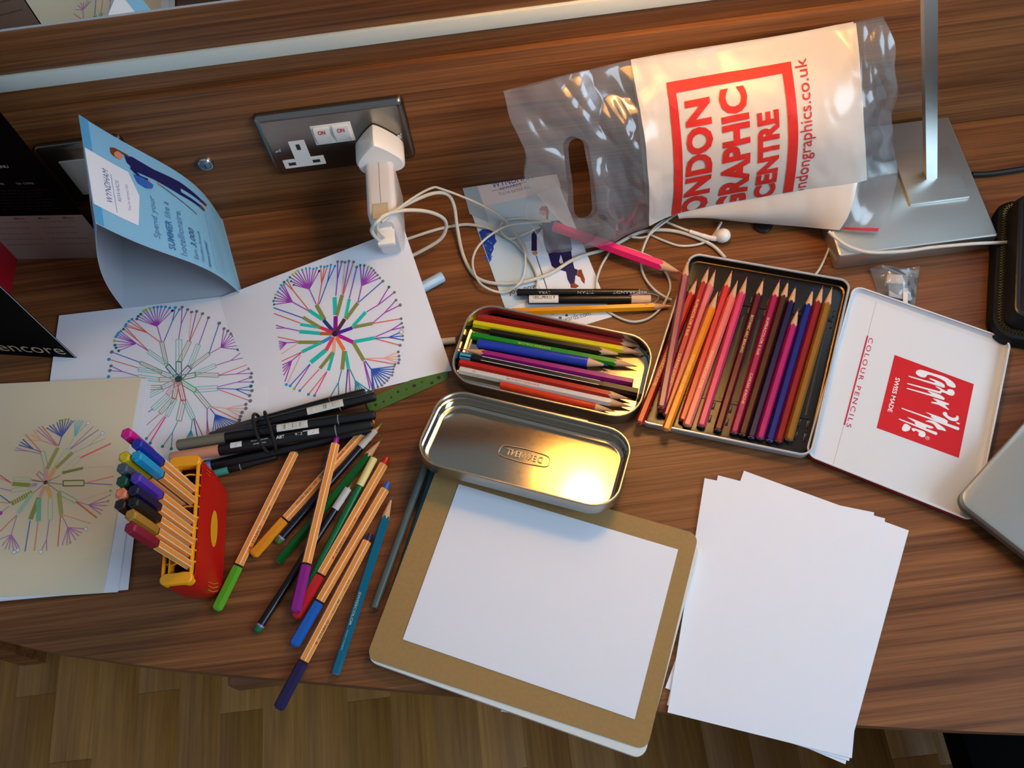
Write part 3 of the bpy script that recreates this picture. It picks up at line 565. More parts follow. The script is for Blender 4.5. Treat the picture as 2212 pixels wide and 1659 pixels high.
# ------------------------------------------------------------------ folded cards
def surf(name, S, nu, nv, mats, parent=None, th=.0003, keep=None, label=None, u0=0, u1=1, v0=0, v1=1, off=None):
    """two-sided sheet from S(u, v); mats = [outer, inner]"""
    P0 = [[Vector(S(u0 + (u1 - u0) * i / nu, v0 + (v1 - v0) * j / nv)) for j in range(nv + 1)] for i in range(nu + 1)]
    def nrm(i, j):
        a = P0[min(nu, i + 1)][j] - P0[max(0, i - 1)][j]; b = P0[i][min(nv, j + 1)] - P0[i][max(0, j - 1)]; n = a.cross(b); return n.normalized() if n.length else Vector((0, 0, 1))
    g = G(); K = nv + 1; top = [P0[i][j] for i in range(nu + 1) for j in range(K)]; bot = [P0[i][j] - nrm(i, j) * th for i in range(nu + 1) for j in range(K)]
    n = len(top); f0, f1, ed = [], [], {}
    for i in range(nu):
        for j in range(nv):
            if keep and not keep(u0 + (u1 - u0) * (i + .5) / nu, v0 + (v1 - v0) * (j + .5) / nv): continue
            a = i * K + j; q = (a, a + K, a + K + 1, a + 1); f0.append(q); f1.append(tuple(n + k for k in q[::-1]))
            for k in range(4):
                e = (q[k], q[(k + 1) % 4]); ed[tuple(sorted(e))] = None if tuple(sorted(e)) in ed else e
    g.add(top + bot, f0, 0); g.f += f1; g.m += [len(mats) - 1] * len(f1)
    for e in ed.values():
        if e: g.f.append((e[1], e[0], n + e[0], n + e[1])); g.m.append(len(mats) - 1)
    return g.build(name, mats, parent, label, 50, off)
def on_surf(S, u, v, h, e=.004):
    p = Vector(S(u, v)); a = Vector(S(u + e, v)) - p; b = Vector(S(u, v + e)) - p; n = a.cross(b).normalized(); return p + n * h

# blue folded tent card by the wall
TH = .199
R0, R1 = P(170, 248, TH), P(207, 482, TH); R0.y = min(R0.y, -.0035)
B0 = P(481, 470, .0005); B0.y = -.004; dirv = (R1 - R0); B1 = P(524, 637, .0006)
L1 = P(268, 669, .0006); L0 = Vector((L1.x - .010, -.004, .0005))
tentW, tentL = dirv.length, (B0 - R0).length * 1.03
def S_t(s, t):   # s far->near along the ridge, t ridge->desk
    a = R0.lerp(R1, s); b = B0.lerp(B1, s); p = a.lerp(b, t); nn = (b - a).cross(dirv).normalized()
    if nn.z < 0: nn = -nn
    return p + nn * (.013 * math.sin(PI * min(1, t * 1.02)) * (1 - .45 * s) + .004 * math.sin(2 * PI * t) * -1)
def S_l(s, t):
    a = R0.lerp(R1, s); b = L0.lerp(L1, s); p = a.lerp(b, t); p.x += -.010 * math.sin(PI * t) ; return p
def S_b(s, t): a = L0.lerp(L1, s); b = B0.lerp(B1, s); p = a.lerp(b, t); p.z = .0009 + .003 * (1 - t) ** 3; return p
toff = (R0 + R1) / 2; toff = Vector((toff.x + .03, toff.y, 0))
tent = thing('tent_card', 'light blue folded card standing like a tent near the wall', 'card', toff)
M_CBLUE = M('light_blue_card', '#7fbbe0', .45, spec=.35); M_CIN = M('card_inside', '#b6bcc6', .7); M_CBACK = M('card_back_print', '#a08c70', .6, var=.25, vscale=120)
fr = surf('front_panel', S_t, 30, 44, [M_CBLUE, M_CIN], tent, .0004, off=toff)
S_lo = lambda s, t: S_l(1 - s, t)
bk = surf('back_panel', S_lo, 20, 24, [M_CBLUE, M_CIN], tent, .0004, off=toff)
pr = Print(); pr.poly([(.03, -.001), (.03, -.06), (.062, -.068), (.095, -.06), (.095, -.001)], '#dfe6f2'); pr.text('WYNDHAM', .040, -.026, '#2f3f86', w=.044, h=.0085); pr.text('REWARDS', .050, -.038, '#5b74ae', w=.026, h=.0045); pr.rect(0, -.16, .12, -.075, '#a99678')
pr.build('printed_design', lambda x, y, h: on_surf(S_lo, max(.01, min(.99, 1 - x / tentW)), max(0, min(.98, -y / .2)), h) - toff, bk, base=.0004, sub=.008, step=2e-5)
surf('floor_panel', S_b, 8, 8, [M_CIN, M_CIN], tent, .0004, off=toff)
pr = Print(); w_, l_ = tentW, tentL; NV = '#2b3f74'
pr.rect(0, -.010, w_, 0, '#4f9ed2')
pr.poly([(.022, -.0005), (.022, -.055), (.062, -.062), (.088, -.052), (.088, -.0005)], '#dfe6f2')
pr.text('WYNDHAM', .034, -.026, '#2f3f86', w=.040, h=.0075); pr.line([(.026, -.0295), (.072, -.0288)], .0006, '#2f3f86'); pr.text('REWARDS', .042, -.0375, '#5b74ae', w=.026, h=.0045); pr.text("You've earned this.", .036, -.0485, '#6f86b4', w=.034, h=.004)
pr.text('Spend your', .016, -.083, '#5c86ad', w=.054, h=.0095); pr.text('SUMMER', .008, -.099, '#3d74a8', w=.038, h=.0085, bold=.015); pr.text('like a', .050, -.099, '#5c86ad', w=.022, h=.0082); pr.text('hotellionaire.', .006, -.114, '#5c86ad', w=.062, h=.0088)
pr.text('Earn', .008, -.130, '#5c86ad', w=.013, h=.006); pr.text('3,000', .024, -.131, '#3f5f8a', w=.026, h=.009, shear=.2); pr.text('Wyndham Rewards', .008, -.141, '#5c86ad', w=.044, h=.006); pr.text('bonus points!', .006, -.151, '#3f6fa0', w=.036, h=.0065, bold=.01)
for k, yy in enumerate((-.160, -.166, -.171, -.175, -.179)): pr.text('Visit the front desk or go online to register before you complete your stay', .006, yy, '#7d95b4', w=.085 - .006 * k, h=.0022)
# printed figure with feather duster and cane
pr.poly([(.100, -.052), (.109, -.050), (.112, -.060), (.110, -.085), (.113, -.120), (.110, -.158), (.106, -.158), (.104, -.120), (.098, -.120), (.0985, -.150), (.0945, -.150), (.093, -.118), (.0955, -.085), (.094, -.062)], '#1d1c58')
pr.dot(.1045, -.041, .0062, '#c98a6a', 14); pr.poly([(.0985, -.037), (.101, -.033), (.108, -.033), (.111, -.038), (.1115, -.054), (.1085, -.056), (.109, -.042), (.104, -.037)], '#7a3a1e')
pr.line([(.096, -.056), (.089, -.066), (.090, -.076)], .0042, '#1d1c58'); pr.dot(.089, -.0775, .002, '#c98a6a'); pr.poly([(.079, -.062), (.088, -.058), (.090, -.070), (.087, -.082), (.081, -.080), (.077, -.072)], '#2d62b8')
pr.line([(.092, -.090), (.078, -.140)], .0011, '#6a5a58'); pr.dot(.0925, -.090, .0022, '#c98a6a'); pr.poly([(.1055, -.157), (.111, -.157), (.111, -.166), (.106, -.164)], '#7a3a24'); pr.poly([(.094, -.149), (.099, -.149), (.098, -.158), (.093, -.157)], '#7a3a24')
pr.build('printed_design', lambda x, y, h: on_surf(S_t, max(0, min(.99, 1 - x / w_)), max(0, min(.985, -y / l_)), h) - toff, fr, base=.0004, sub=.006, step=2e-5)

# standing three-panel menu at the far left
Mb, Ms, Mf = Vector((-.535, -.0215)), Vector((-.423, -.0365)), Vector((-.5405, -.1405))
Mfe = P(168, 776).xy
menu = thing('menu_card', 'black three-panel menu card standing at the left edge near the wall', 'menu', (-.49, -.08, 0))
mo = Vector((-.49, -.08, 0)); MH = .34
def vpanel(name, a, b, z0, z1, mat, th=.0006, label=None):
    d_ = (b - a).normalized(); nn = Vector((d_.y, -d_.x)) * th
    g = G(); o = [a, b, b - nn, a - nn]
    g.loft([[Vector((p.x, p.y, z)) for p in o] for z in (z0, z1)]); return g.build(name, mat, menu, label, off=mo)
M_MBLK = M('black_gloss_card', '#060506', .7, spec=.06); M_MWHT = M('menu_page', '#8f857c', .6); M_MRED = M('red_card', '#a80d22', .45)
zw = Wl(175, 463, -.036).z
p_ = vpanel('back_panel', Mb, Ms, 0.0003, MH, M_MBLK)
vpanel('side_panel', Mf, Mb, .0003, MH, M_MRED)
f_ = vpanel('front_panel', Mf, Mfe, .0003, MH, M_MBLK)
dB = (Ms - Mb).normalized(); nB = Vector((dB.y, -dB.x)); LB = (Ms - Mb).length
def fn_back(x, y, h): q = Mb + dB * x + nB * h; return Vector((q.x, q.y, y)) - mo
pr = Print(); pr.rect(0, .0006, LB, zw, '#a89c90'); pr.build('page_background', fn_back, p_, base=.0002); pr = Print(); pr.n = 2
for k in range(5):
    for j, (a, b) in enumerate(((.004, .05), (.060, .10))):
        pr.text('Beverages and light bites served daily', a, zw - .012 - k * .010, '#4c423c', w=b - a - .004 * (k % 3), h=.0026)
for k in range(4): pr.text('Menu', .012 + .026 * k, zw - .006, '#332a26', w=.011, h=.0028, bold=.02)
pr.build('lettering', fn_back, p_, base=.0002); pr = Print(); pr.n = 2
for k in range(3): pr.text('TEA  COFFEE', .012 + .03 * k, zw + .05, '#86827e', w=.018, h=.003, bold=.02)
for k in range(7): pr.text('freshly prepared to order', .010, zw + .040 - k * .005, '#3c3432', w=.088 - .005 * (k % 3), h=.0022)
pr.build('lettering', fn_back, p_, base=.0002); pr = Print(); pr.n = 2
for k in range(2): pr.text('MENU', .030 + .035 * k, zw + .075, '#b0aca8', w=.014, h=.004, bold=.02)
pr.build('lettering', fn_back, p_, base=.0002)
def fn_rear(x, y, h): q = Mb + dB * (LB - x) - nB * (.0006 + h); return Vector((q.x, q.y, y)) - mo
pr = Print(); pr.rect(.002, .002, LB - .002, MH - .004, '#9c9488')
for k in range(18): pr.text('seasonal plates and drinks from the bar', .010, MH - .025 - k * .011, '#4d4740', w=.08 - .006 * (k % 4), h=.003)
pr.rect(0, MH - .004, LB, MH, '#a01226'); pr.build('rear_page', fn_rear, p_, base=.0002)
REAR = True
dF = (Mfe - Mf).normalized(); nF = Vector((dF.y, -dF.x))
def fn_fr(x, y, h): q = Mf + dF * x + nF * h; return Vector((q.x, q.y, y)) - mo
pr = Print(); LF = (Mfe - Mf).length
pr.text('encore', .010, .010, '#b9a48c', w=.072, h=.0125); pr.line([(.012, .021), (.0085, .018), (.0082, .013), (.0115, .0095)], .0016, '#c05a2a'); pr.rect(LF - .0009, 0.001, LF, MH, '#cfd2d6')
pr.build('lettering', fn_fr, f_, base=.0002)
def fn_fb(x, y, h): q = Mf + dF * (LF - x) - nF * (.0006 + h); return Vector((q.x, q.y, y)) - mo
pr = Print(); pr.rect(.001, .002, LF - .001, MH - .002, '#b9b0a2'); pr.build('inner_page', fn_fb, f_, base=.0002); pr = Print(); pr.n = 2
for k in range(24): pr.text('seasonal plates and drinks from the bar'[k % 5:], .008 + .05 * (k % 2), MH - .02 - (k // 2) * .014, '#5d554c', w=.038, h=.0034, bold=.01)
pr.build('lettering', fn_fb, f_, base=.0002)

# leaflet lying flat under the cables
u_, d_ = Vector((.984, .179)), Vector((.179, -.984)); BR = Vector((.0999, -.1891)); BL = BR - u_ * .1
lf = [BL - d_ * .2045, BR - d_ * .1895, BR, BL]
leaf, lfn = sheet('leaflet', 'light blue leaflet flat on the desk under cables and clear bag', 'leaflet', lf, lambda x, y: .0004, M('leaflet_paper', '#dfe3ea', .45), None, 3)
D = Pad(990, 380, .2049, .0008)
D.poly([D.q(*p) for p in [(45, 130), (690, 30), (1250, 700), (1430, 1020), (560, 1390), (490, 1385)]], '#b7cfe0')
D.poly([D.q(*p) for p in [(700, 700), (1250, 560), (1450, 1050), (1490, 1180), (880, 1230)]], '#dbe4f0')
D.poly([D.q(*p) for p in [(45, 130), (200, 108), (270, 318), (330, 500), (120, 400)]], '#9fb9cc')
D.poly([D.q(*p) for p in [(200, 108), (1040, -20), (1080, 110), (700, 225), (275, 318)]], '#d9d3d6')
a0, a1 = D.q(365, 130), D.q(860, 10); rt = math.atan2(a1[1] - a0[1], a1[0] - a0[0])
D.text('WYNDHAM', a0[0], a0[1], '#2f3f86', w=.046, h=.0085, rot=rt); D.ln([(355, 160), (720, 62)], 6, '#2f3f86'); q = D.q(445, 155); D.text('REWARDS', q[0], q[1], '#4a567e', w=.024, h=.004, rot=rt); q = D.q(430, 210); D.text("You've earned this.", q[0], q[1], '#7b7f92', w=.036, h=.0055, rot=rt)
random.seed(3)
D.poly([D.q(*p) for p in [(215, 590), (260, 560), (330, 570), (385, 605), (390, 660), (405, 690), (370, 740), (375, 770), (345, 830), (350, 870), (330, 915)]], '#1d3f9e')
for k in range(26): t = random.random(); D.dt(240 + 130 * random.random() * (1 - t * .5) + 40 * t, 575 + 320 * t, 14, random.choice(['#2a55bb', '#163184', '#4a78cc']), 6)
NVY = '#211d52'
D.poly([D.q(*p) for p in [(880, 480), (1060, 470), (1170, 560), (1200, 780), (960, 830), (930, 800), (900, 700)]], NVY); D.dt(900, 380, 50, '#c58468', 16); D.poly([D.q(*p) for p in [(850, 360), (880, 318), (935, 318), (955, 370), (945, 470), (925, 450), (925, 370)]], '#8a4a30')
D.ln([(880, 520), (800, 620), (800, 790)], 62, NVY); D.dt(808, 812, 30, '#cc8a60', 12); D.ln([(820, 840), (935, 1190)], 10, '#33262a')
D.poly([D.q(*p) for p in [(945, 815), (1190, 780), (1200, 880), (1225, 975), (1260, 990), (1250, 1050), (1235, 1050), (1225, 1140), (1180, 1145), (1150, 1090), (1135, 1010), (1020, 975), (985, 950)]], NVY)
D.poly([D.q(*p) for p in [(1062, 900), (1080, 830), (1110, 920), (1075, 925)]], '#dbe4f0')
D.poly([D.q(*p) for p in [(1262, 990), (1300, 985), (1310, 1025), (1335, 1085), (1330, 1140), (1300, 1110), (1285, 1070), (1250, 1055)]], '#8a3a1c'); D.poly([D.q(*p) for p in [(1180, 1140), (1225, 1130), (1275, 1160), (1240, 1185), (1185, 1180)]], '#8a3a1c')
q = D.q(540, 1270); D.text('Join now', q[0], q[1], '#47577c', w=.031, h=.0085, rot=rt + .0, bold=.01); q = D.q(1060, 1555); D.text('rewards.com', q[0], q[1], '#6a6f7c', w=.034, h=.006, rot=rt); D.dt(1075, 1497, 18, '#555a66'); D.dt(1142, 1470, 16, '#555a66'); D.ln([(980, 1465), (1040, 1450)], 6, '#777777'); D.ln([(1190, 1460), (1260, 1440)], 4, '#999999')
D.build('printed_design', lfn, leaf, base=.00008)

# ------------------------------------------------------------------ carrier bag
def clear_plastic():
    m = bpy.data.materials.new('clear_plastic_film'); m.use_nodes = True; nt = m.node_tree; N = nt.nodes; L = nt.links; N.remove(N['Principled BSDF'])
    out = N['Material Output']; tr = N.new('ShaderNodeBsdfTransparent'); tr.inputs[0].default_value = (.95, .96, .97, 1); gl = N.new('ShaderNodeBsdfGlossy'); gl.inputs['Roughness'].default_value = .16
    df = N.new('ShaderNodeBsdfDiffuse'); df.inputs[0].default_value = (.8, .8, .82, 1); lw = N.new('ShaderNodeLayerWeight'); lw.inputs[0].default_value = .28
    mr = N.new('ShaderNodeMapRange'); mr.inputs[3].default_value = .025; mr.inputs[4].default_value = .6; L.new(lw.outputs['Fresnel'], mr.inputs[0])
    m1 = N.new('ShaderNodeMixShader'); m1.inputs[0].default_value = .05; L.new(tr.outputs[0], m1.inputs[1]); L.new(df.outputs[0], m1.inputs[2])
    m2 = N.new('ShaderNodeMixShader'); L.new(mr.outputs[0], m2.inputs[0]); L.new(m1.outputs[0], m2.inputs[1]); L.new(gl.outputs[0], m2.inputs[2]); L.new(m2.outputs[0], out.inputs['Surface'])
    return m
M_CLEAR = clear_plastic()
M_BAGW = M('white_bag_print', '#cdc6bd', .2, bump=.25, bscale=90); M_BAGR = M('red_bag_print', '#cc2a20', .25)
# columns: top pixel (against the wall), fold pixel with its height, bottom pixel on the desk
cols = [((1090, 198), (1168, 545), .022), ((1215, 165), (1290, 530), .022), ((1290, 148), (1353, 505), .022), ((1364, 131), (1401, 486), .022), ((1460, 114), (1462, 459), .024),
        ((1600, 92), (1612, 428), .040), ((1730, 70), (1735, 408), .052), ((1823, 52), (1846, 392), .056), ((1921, 36), (1937, 372), .045)]
bulg = [.004, .010, .016, .022, .026, .030, .030, .022, .008]
topY = [-.030, -.024, -.018, -.014, -.012, -.010, -.010, -.012, -.020]
cT = [Wl(*c[0], y) for c, y in zip(cols, topY)]; cB = [P(*c[1], c[2]) for c in cols]
def cr(arr, u):
    i = max(0, min(len(arr) - 2, int(u))); t = u - i; g = lambda k: arr[max(0, min(len(arr) - 1, k))]
    a, b, c, d = g(i - 1), g(i), g(i + 1), g(i + 2); return .5 * ((2 * b) + (c - a) * t + (2 * a - 5 * b + 4 * c - d) * t * t + (3 * b - a - 3 * c + d) * t ** 3)
def wob(x, y, z, s): return noise.noise(Vector((x * s, y * s, z * s)))
def S_bag(u, v, lay=0):
    a, b = cr(cB, u), cr(cT, u); p = a.lerp(b, v); nn = (cr(cT, u + .01) - cr(cT, u - .01)).cross(b - a).normalized()
    if nn.y > 0: nn = -nn
    amp = .0030 if (u < 3.0 or u > 7.3) else .0030 - .0020 * min(1, (u - 3.0) * 2) if u < 5 else .0010 + .0020 * max(0, min(1, (u - 6.8) * 2))
    if u < 1 or u > 7.2: k_ = (1 - u) if u < 1 else (u - 7.2) * 1.2; p = p + Vector((.006 * k_ * wob(v * .09, 0, u * .01, 60) - .004 * k_ * math.sin(v * 7), 0, 0))
    h = cr(bulg, u) * math.sin(PI * min(1, .04 + v * .98)) + amp * wob(p.x, p.y, p.z, 24) * 1.9 + amp * 1.5 * abs(wob(p.x + 3, p.y, p.z, 34)) + amp * .9 * abs(wob(p.x * 2.2 + p.z, p.y, p.z * .6, 26))
    h += .0035 * math.exp(-((u - 2.45) / .28) ** 2) * math.sin(PI * v) - .003 * math.exp(-((u - 1.7) / .3) ** 2) * math.sin(PI * v)
    if lay: h = h * .25 - .0035
    return p + nn * h
low = [None] * 4 + [P(1466, 464, .010), P(1600, 479, .013), P(1722, 489, .012), P(1809, 497, .0295), P(1899, 503, .0310)]
cL = low[4:]
def S_low(u, v):   # facet under the fold, u in 4..8
    a, b = cr(cL, u - 4), S_bag(u, 0.0); p = a.lerp(b, v); p.y -= .006 * math.sin(PI * v); p += Vector((0, -.0006, .0006)) * wob(p.x, p.y, p.z, 40); return p
boff = Vector((.21, -.06, 0))
bag = thing('carrier_bag', 'clear plastic carrier bag with white panel and red lettering against the wall', 'bag', boff)
# slot of the carrying handle, as a capsule in (u, v)
def pxuv(u, v): a, b = cols[int(min(7, u))], cols[int(min(7, u)) + 1]; t = u - int(min(7, u)); B_ = [a[1][k] + (b[1][k] - a[1][k]) * t for k in (0, 1)]; T_ = [a[0][k] + (b[0][k] - a[0][k]) * t for k in (0, 1)]; return B_[0] + (T_[0] - B_[0]) * v, B_[1] + (T_[1] - B_[1]) * v
def slot(x, y, ox=0, oy=0):
    x, y = x - ox, y - oy; ax, ay, bx, by = 1231, 304, 1250, 436; dx, dy = bx - ax, by - ay; t = max(0, min(1, ((x - ax) * dx + (y - ay) * dy) / (dx * dx + dy * dy))); qx, qy = ax + dx * t, ay + dy * t
    return math.hypot(x - qx, y - qy) - 22, (x - qx), (y - qy)
def S_hole(u, v, lay=0):
    x, y = pxuv(u, v); s, gx, gy = slot(x, y, 14 * lay, 10 * lay)
    if abs(s) < 2.2:
        l = math.hypot(gx, gy) or 1; x2, y2 = pxuv(u + .01, v); x3, y3 = pxuv(u, v + .01); det = (x2 - x) * (y3 - y) - (x3 - x) * (y2 - y)
        mx, my = -gx / l * s, -gy / l * s; u += .01 * (mx * (y3 - y) - my * (x3 - x)) / det; v += .01 * (my * (x2 - x) - mx * (y2 - y)) / det
    return S_bag(u, v, lay)
keep = lambda u, v: slot(*pxuv(u, v))[0] > 0
surf('clear_front', lambda u, v: S_hole(u, v), 110, 130, [M_CLEAR, M_CLEAR], bag, .0001, keep, u0=0, u1=3, off=boff)
surf('clear_back', lambda u, v: S_hole(u, v, 1), 110, 130, [M_CLEAR, M_CLEAR], bag, .0001, lambda u, v: slot(*pxuv(u, v), 14, 10)[0] > 0, u0=0, u1=3, off=boff)
wp = surf('white_panel', S_bag, 70, 60, [M_BAGW, M_BAGW], bag, .0001, u0=3, u1=7.25, off=boff)
surf('white_underside', S_low, 60, 16, [M_BAGW, M_BAGW], bag, .0001, u0=4, u1=7.05, off=boff)
surf('clear_end', S_bag, 24, 60, [M_CLEAR, M_CLEAR], bag, .0001, u0=7.25, u1=8, off=boff)
surf('clear_end_underside', S_low, 20, 16, [M_CLEAR, M_CLEAR], bag, .0001, u0=7.05, u1=8, off=boff)
surf('back_sheet', lambda u, v: S_bag(u, v, 1), 40, 30, [M_BAGW, M_BAGW], bag, .0001, u0=3, u1=7.2, off=boff)
surf('clear_end_back', lambda u, v: S_bag(u, v, 1), 16, 30, [M_CLEAR, M_CLEAR], bag, .0001, u0=7.2, u1=8, off=boff)
# red print in (u, v): text runs up the bag
pr = Print(); RD = '#c62a22'
def band(a, b, w): pr.line([a, b], w, RD)
pr.poly([(3.86, .0), (4.06, .0), (3.93, .81), (3.76, .86)], RD); pr.poly([(3.76, .80), (5.74, .80), (5.74, .855), (3.76, .86)][::-1], RD); pr.poly([(5.60, .005), (5.78, .005), (5.74, .855), (5.57, .81)][::-1], RD)
def up(t, u, v0, v1, hgt, bold=.02):       # bottom-to-top lettering whose baseline is at column u
    v, f, tw, th, _ = tmesh(t, bold); pr.add([(u - hgt + hgt * (1 - b / th), v0 + (v1 - v0) * a / tw) for a, b in v], f, RD)
up('LONDON', 4.45, -.13, .75, .39, .045); up('GRAPHIC', 4.97, -.075, .775, .40, .045); up('CENTRE', 5.44, -.01, .61, .36, .045)
up('londongraphics.co.uk', 6.10, -.06, .86, .30, .0)
def fnb(x, y, h): return on_surf(S_bag, x, max(.003, min(.99, y)), h, .01) - boff
o = pr.build('red_lettering', lambda x, y, h: Vector(S_bag(x, max(.003, min(.99, y)))) + Vector((0, -.0007 - h, .0007)) - boff, wp, base=.0, sub=.06)
pr = Print(); pr.rect(7.1, .03, 7.9, .10, '#b8222a'); pr.build('red_mark', lambda x, y, h: S_low(x, y) + Vector((0, -.0006, .0006)) - boff, bag, sub=.1)
# ------------------------------------------------------------------ pencils and pens
def hexr(th, r): a = (th + PI / 6) % (PI / 3) - PI / 6; return r / math.cos(PI / 6 - abs(a)) if False else r / math.cos((th % (PI / 3)) - PI / 6)
def hring(x, r, n=24, hexa=True): return [(x, (hexr(2 * PI * j / n, r) if hexa else r) * math.cos(2 * PI * j / n), (hexr(2 * PI * j / n, r) if hexa else r) * math.sin(2 * PI * j / n)) for j in range(n)]
def axis_mat(a, b):
    x = (b - a).normalized(); up = Vector((0, 0, 1)) if abs(x.z) < .95 else Vector((0, -1, 0)); y = up.cross(x).normalized(); z = x.cross(y)
    m = Matrix((x, y, z)).transposed().to_4x4(); m.translation = a; return m
M_CEDAR = M('cedar_wood', '#c99a72', .6, var=.1, vscale=900); M_GOLD = M('gold_foil', '#c9a050', .3, .8)
def paint(col, rough=.22): return M('lacquer_' + col.strip('#'), tuple(x * .78 for x in hx(col)[:3]) + (1,), max(rough, .28), spec=.4)
def pencil(label, a, b, za, zb, col, r=.0035, hexa=True, tip=None, wood_l=.016, lead_l=.005, dip=None, ring_=None, endw=True, txt=None, name='colored_pencil', group=None, sticker=None, cat='pencil', rough=.22, notip=False, z0=None):
    A, B = P(*a, za), P(*b, zb); L = (B - A).length; t = thing(name, label, cat, mat=axis_mat(A, B), group=group); n = 24
    k = (wood_l + lead_l) / r; tipc = tip or col
    if notip: ends = [L] * n
    else: ends = [L - (hexr(2 * PI * j / n, r) if hexa else r) * k for j in range(n)]
    x0 = .0
    if dip: x0 = .0075
    g = G(); n0 = hring(x0, r, n, hexa); n1 = [(ends[j], p[1], p[2]) for j, p in enumerate(hring(0, r, n, hexa))]
    g.loft([[(x0 - .0 if dip else 0.0, p[1] * .9, p[2] * .9) for p in n0], [(x0 + .0006, p[1], p[2]) for p in n0], n1], True, notip)
    body = g.build('barrel', paint(col, rough), t, ang=25)
    if not notip:
        lr = r * lead_l / (lead_l + wood_l); m_ = [(L - lead_l, lr * math.cos(2 * PI * j / n), lr * math.sin(2 * PI * j / n)) for j in range(n)]
        G().loft([n1, m_], False, False).build('sharpened_wood', M_CEDAR, t, ang=60)
        G().loft([m_, [(L - .0004, lr * .22 * math.cos(2 * PI * j / n), lr * .22 * math.sin(2 * PI * j / n)) for j in range(n)]], False, True).build('lead', M('lead_' + tipc.strip('#'), tipc, .55), t, ang=60)
    if dip:
        g = G(); g.lathe([(0, r * .35), (.0008, r * .8), (.002, r * 1.0), (.0058, r * 1.02)], n); g.build('dipped_end', paint(dip), t)
        g = G(); g.lathe([(.0058, r * 1.03), (.0077, r * 1.03)], n); g.build('end_ring', paint(ring_ or '#c9a050'), t)
    elif endw:
        g = G(); g.lathe([(-.0002, .0002), (-.0002, r * .82), (.0004, r * .82)], 18); e_ = g.build('end_grain', M_CEDAR, t); 
        g = G(); g.lathe([(-.0004, .0002), (-.0004, r * .42), (.0, r * .42)], 14); g.build('core', M('lead_' + tipc.strip('#'), tipc, .55), e_)
    if txt:
        pr = Print()
        for (s_, x_, w_, h_, cc, flip, face) in txt:
            pt = Print(); pt.text(s_, 0, 0, cc, w=w_, h=h_); th = math.radians(face)
            def fn(x, y, h, x_=x_, w_=w_, h_=h_, flip=flip, th=th):
                X = x_ + (w_ - x if flip else x); Y = (y - h_ / 2) * (-1 if flip else 1); rr_ = (r if hexa else math.sqrt(max(1e-9, r * r - Y * Y))) + h
                return (X, math.cos(th) * rr_ + math.sin(th) * Y, math.sin(th) * rr_ - math.cos(th) * Y)
            pt.build('lettering', fn, body, base=.00008)
    if sticker:
        x_, l_, cc, kind = sticker; g = G(); m_ = 9
        rg = lambda x: [(x, (r + .00035) * math.cos(math.radians(20 + 140 * j / m_)) * (1.1 if hexa else 1), (r + .00035) * math.sin(math.radians(20 + 140 * j / m_)) * (1.12 if hexa else 1)) for j in range(m_ + 1)]
        g.loft([rg(x_), rg(x_ + l_)], False, False, closed=False); st = g.build('paper_label', M('label_' + cc.strip('#'), cc, .5), t)
        if kind:
            pr = Print(); nb_ = 26
            for i in range(nb_):
                if random.random() < .62: pr.rect(x_ + l_ * (.12 + .76 * i / nb_), -.0018, x_ + l_ * (.12 + .76 * (i + .2 + .5 * random.random()) / nb_), .0006, '#1b1b1b')
            pr.text('0 022621 086032', x_ + l_ * .14, .0009, '#1b1b1b', w=l_ * .7, h=.0009)
            pr.build('barcode', lambda x, y, h: (2 * x_ + l_ - x, -y, math.sqrt((r + .0004) ** 2 - y * y) * (1.12 if hexa else 1) + .00025 + h), st)
    return t
BODY = M('orange_pen_barrel', '#e8913a', .28); STRIPE = M('white_pen_stripe', '#efe6da', .35); BLKP = M('black_plastic', '#0d0d0f', .35)
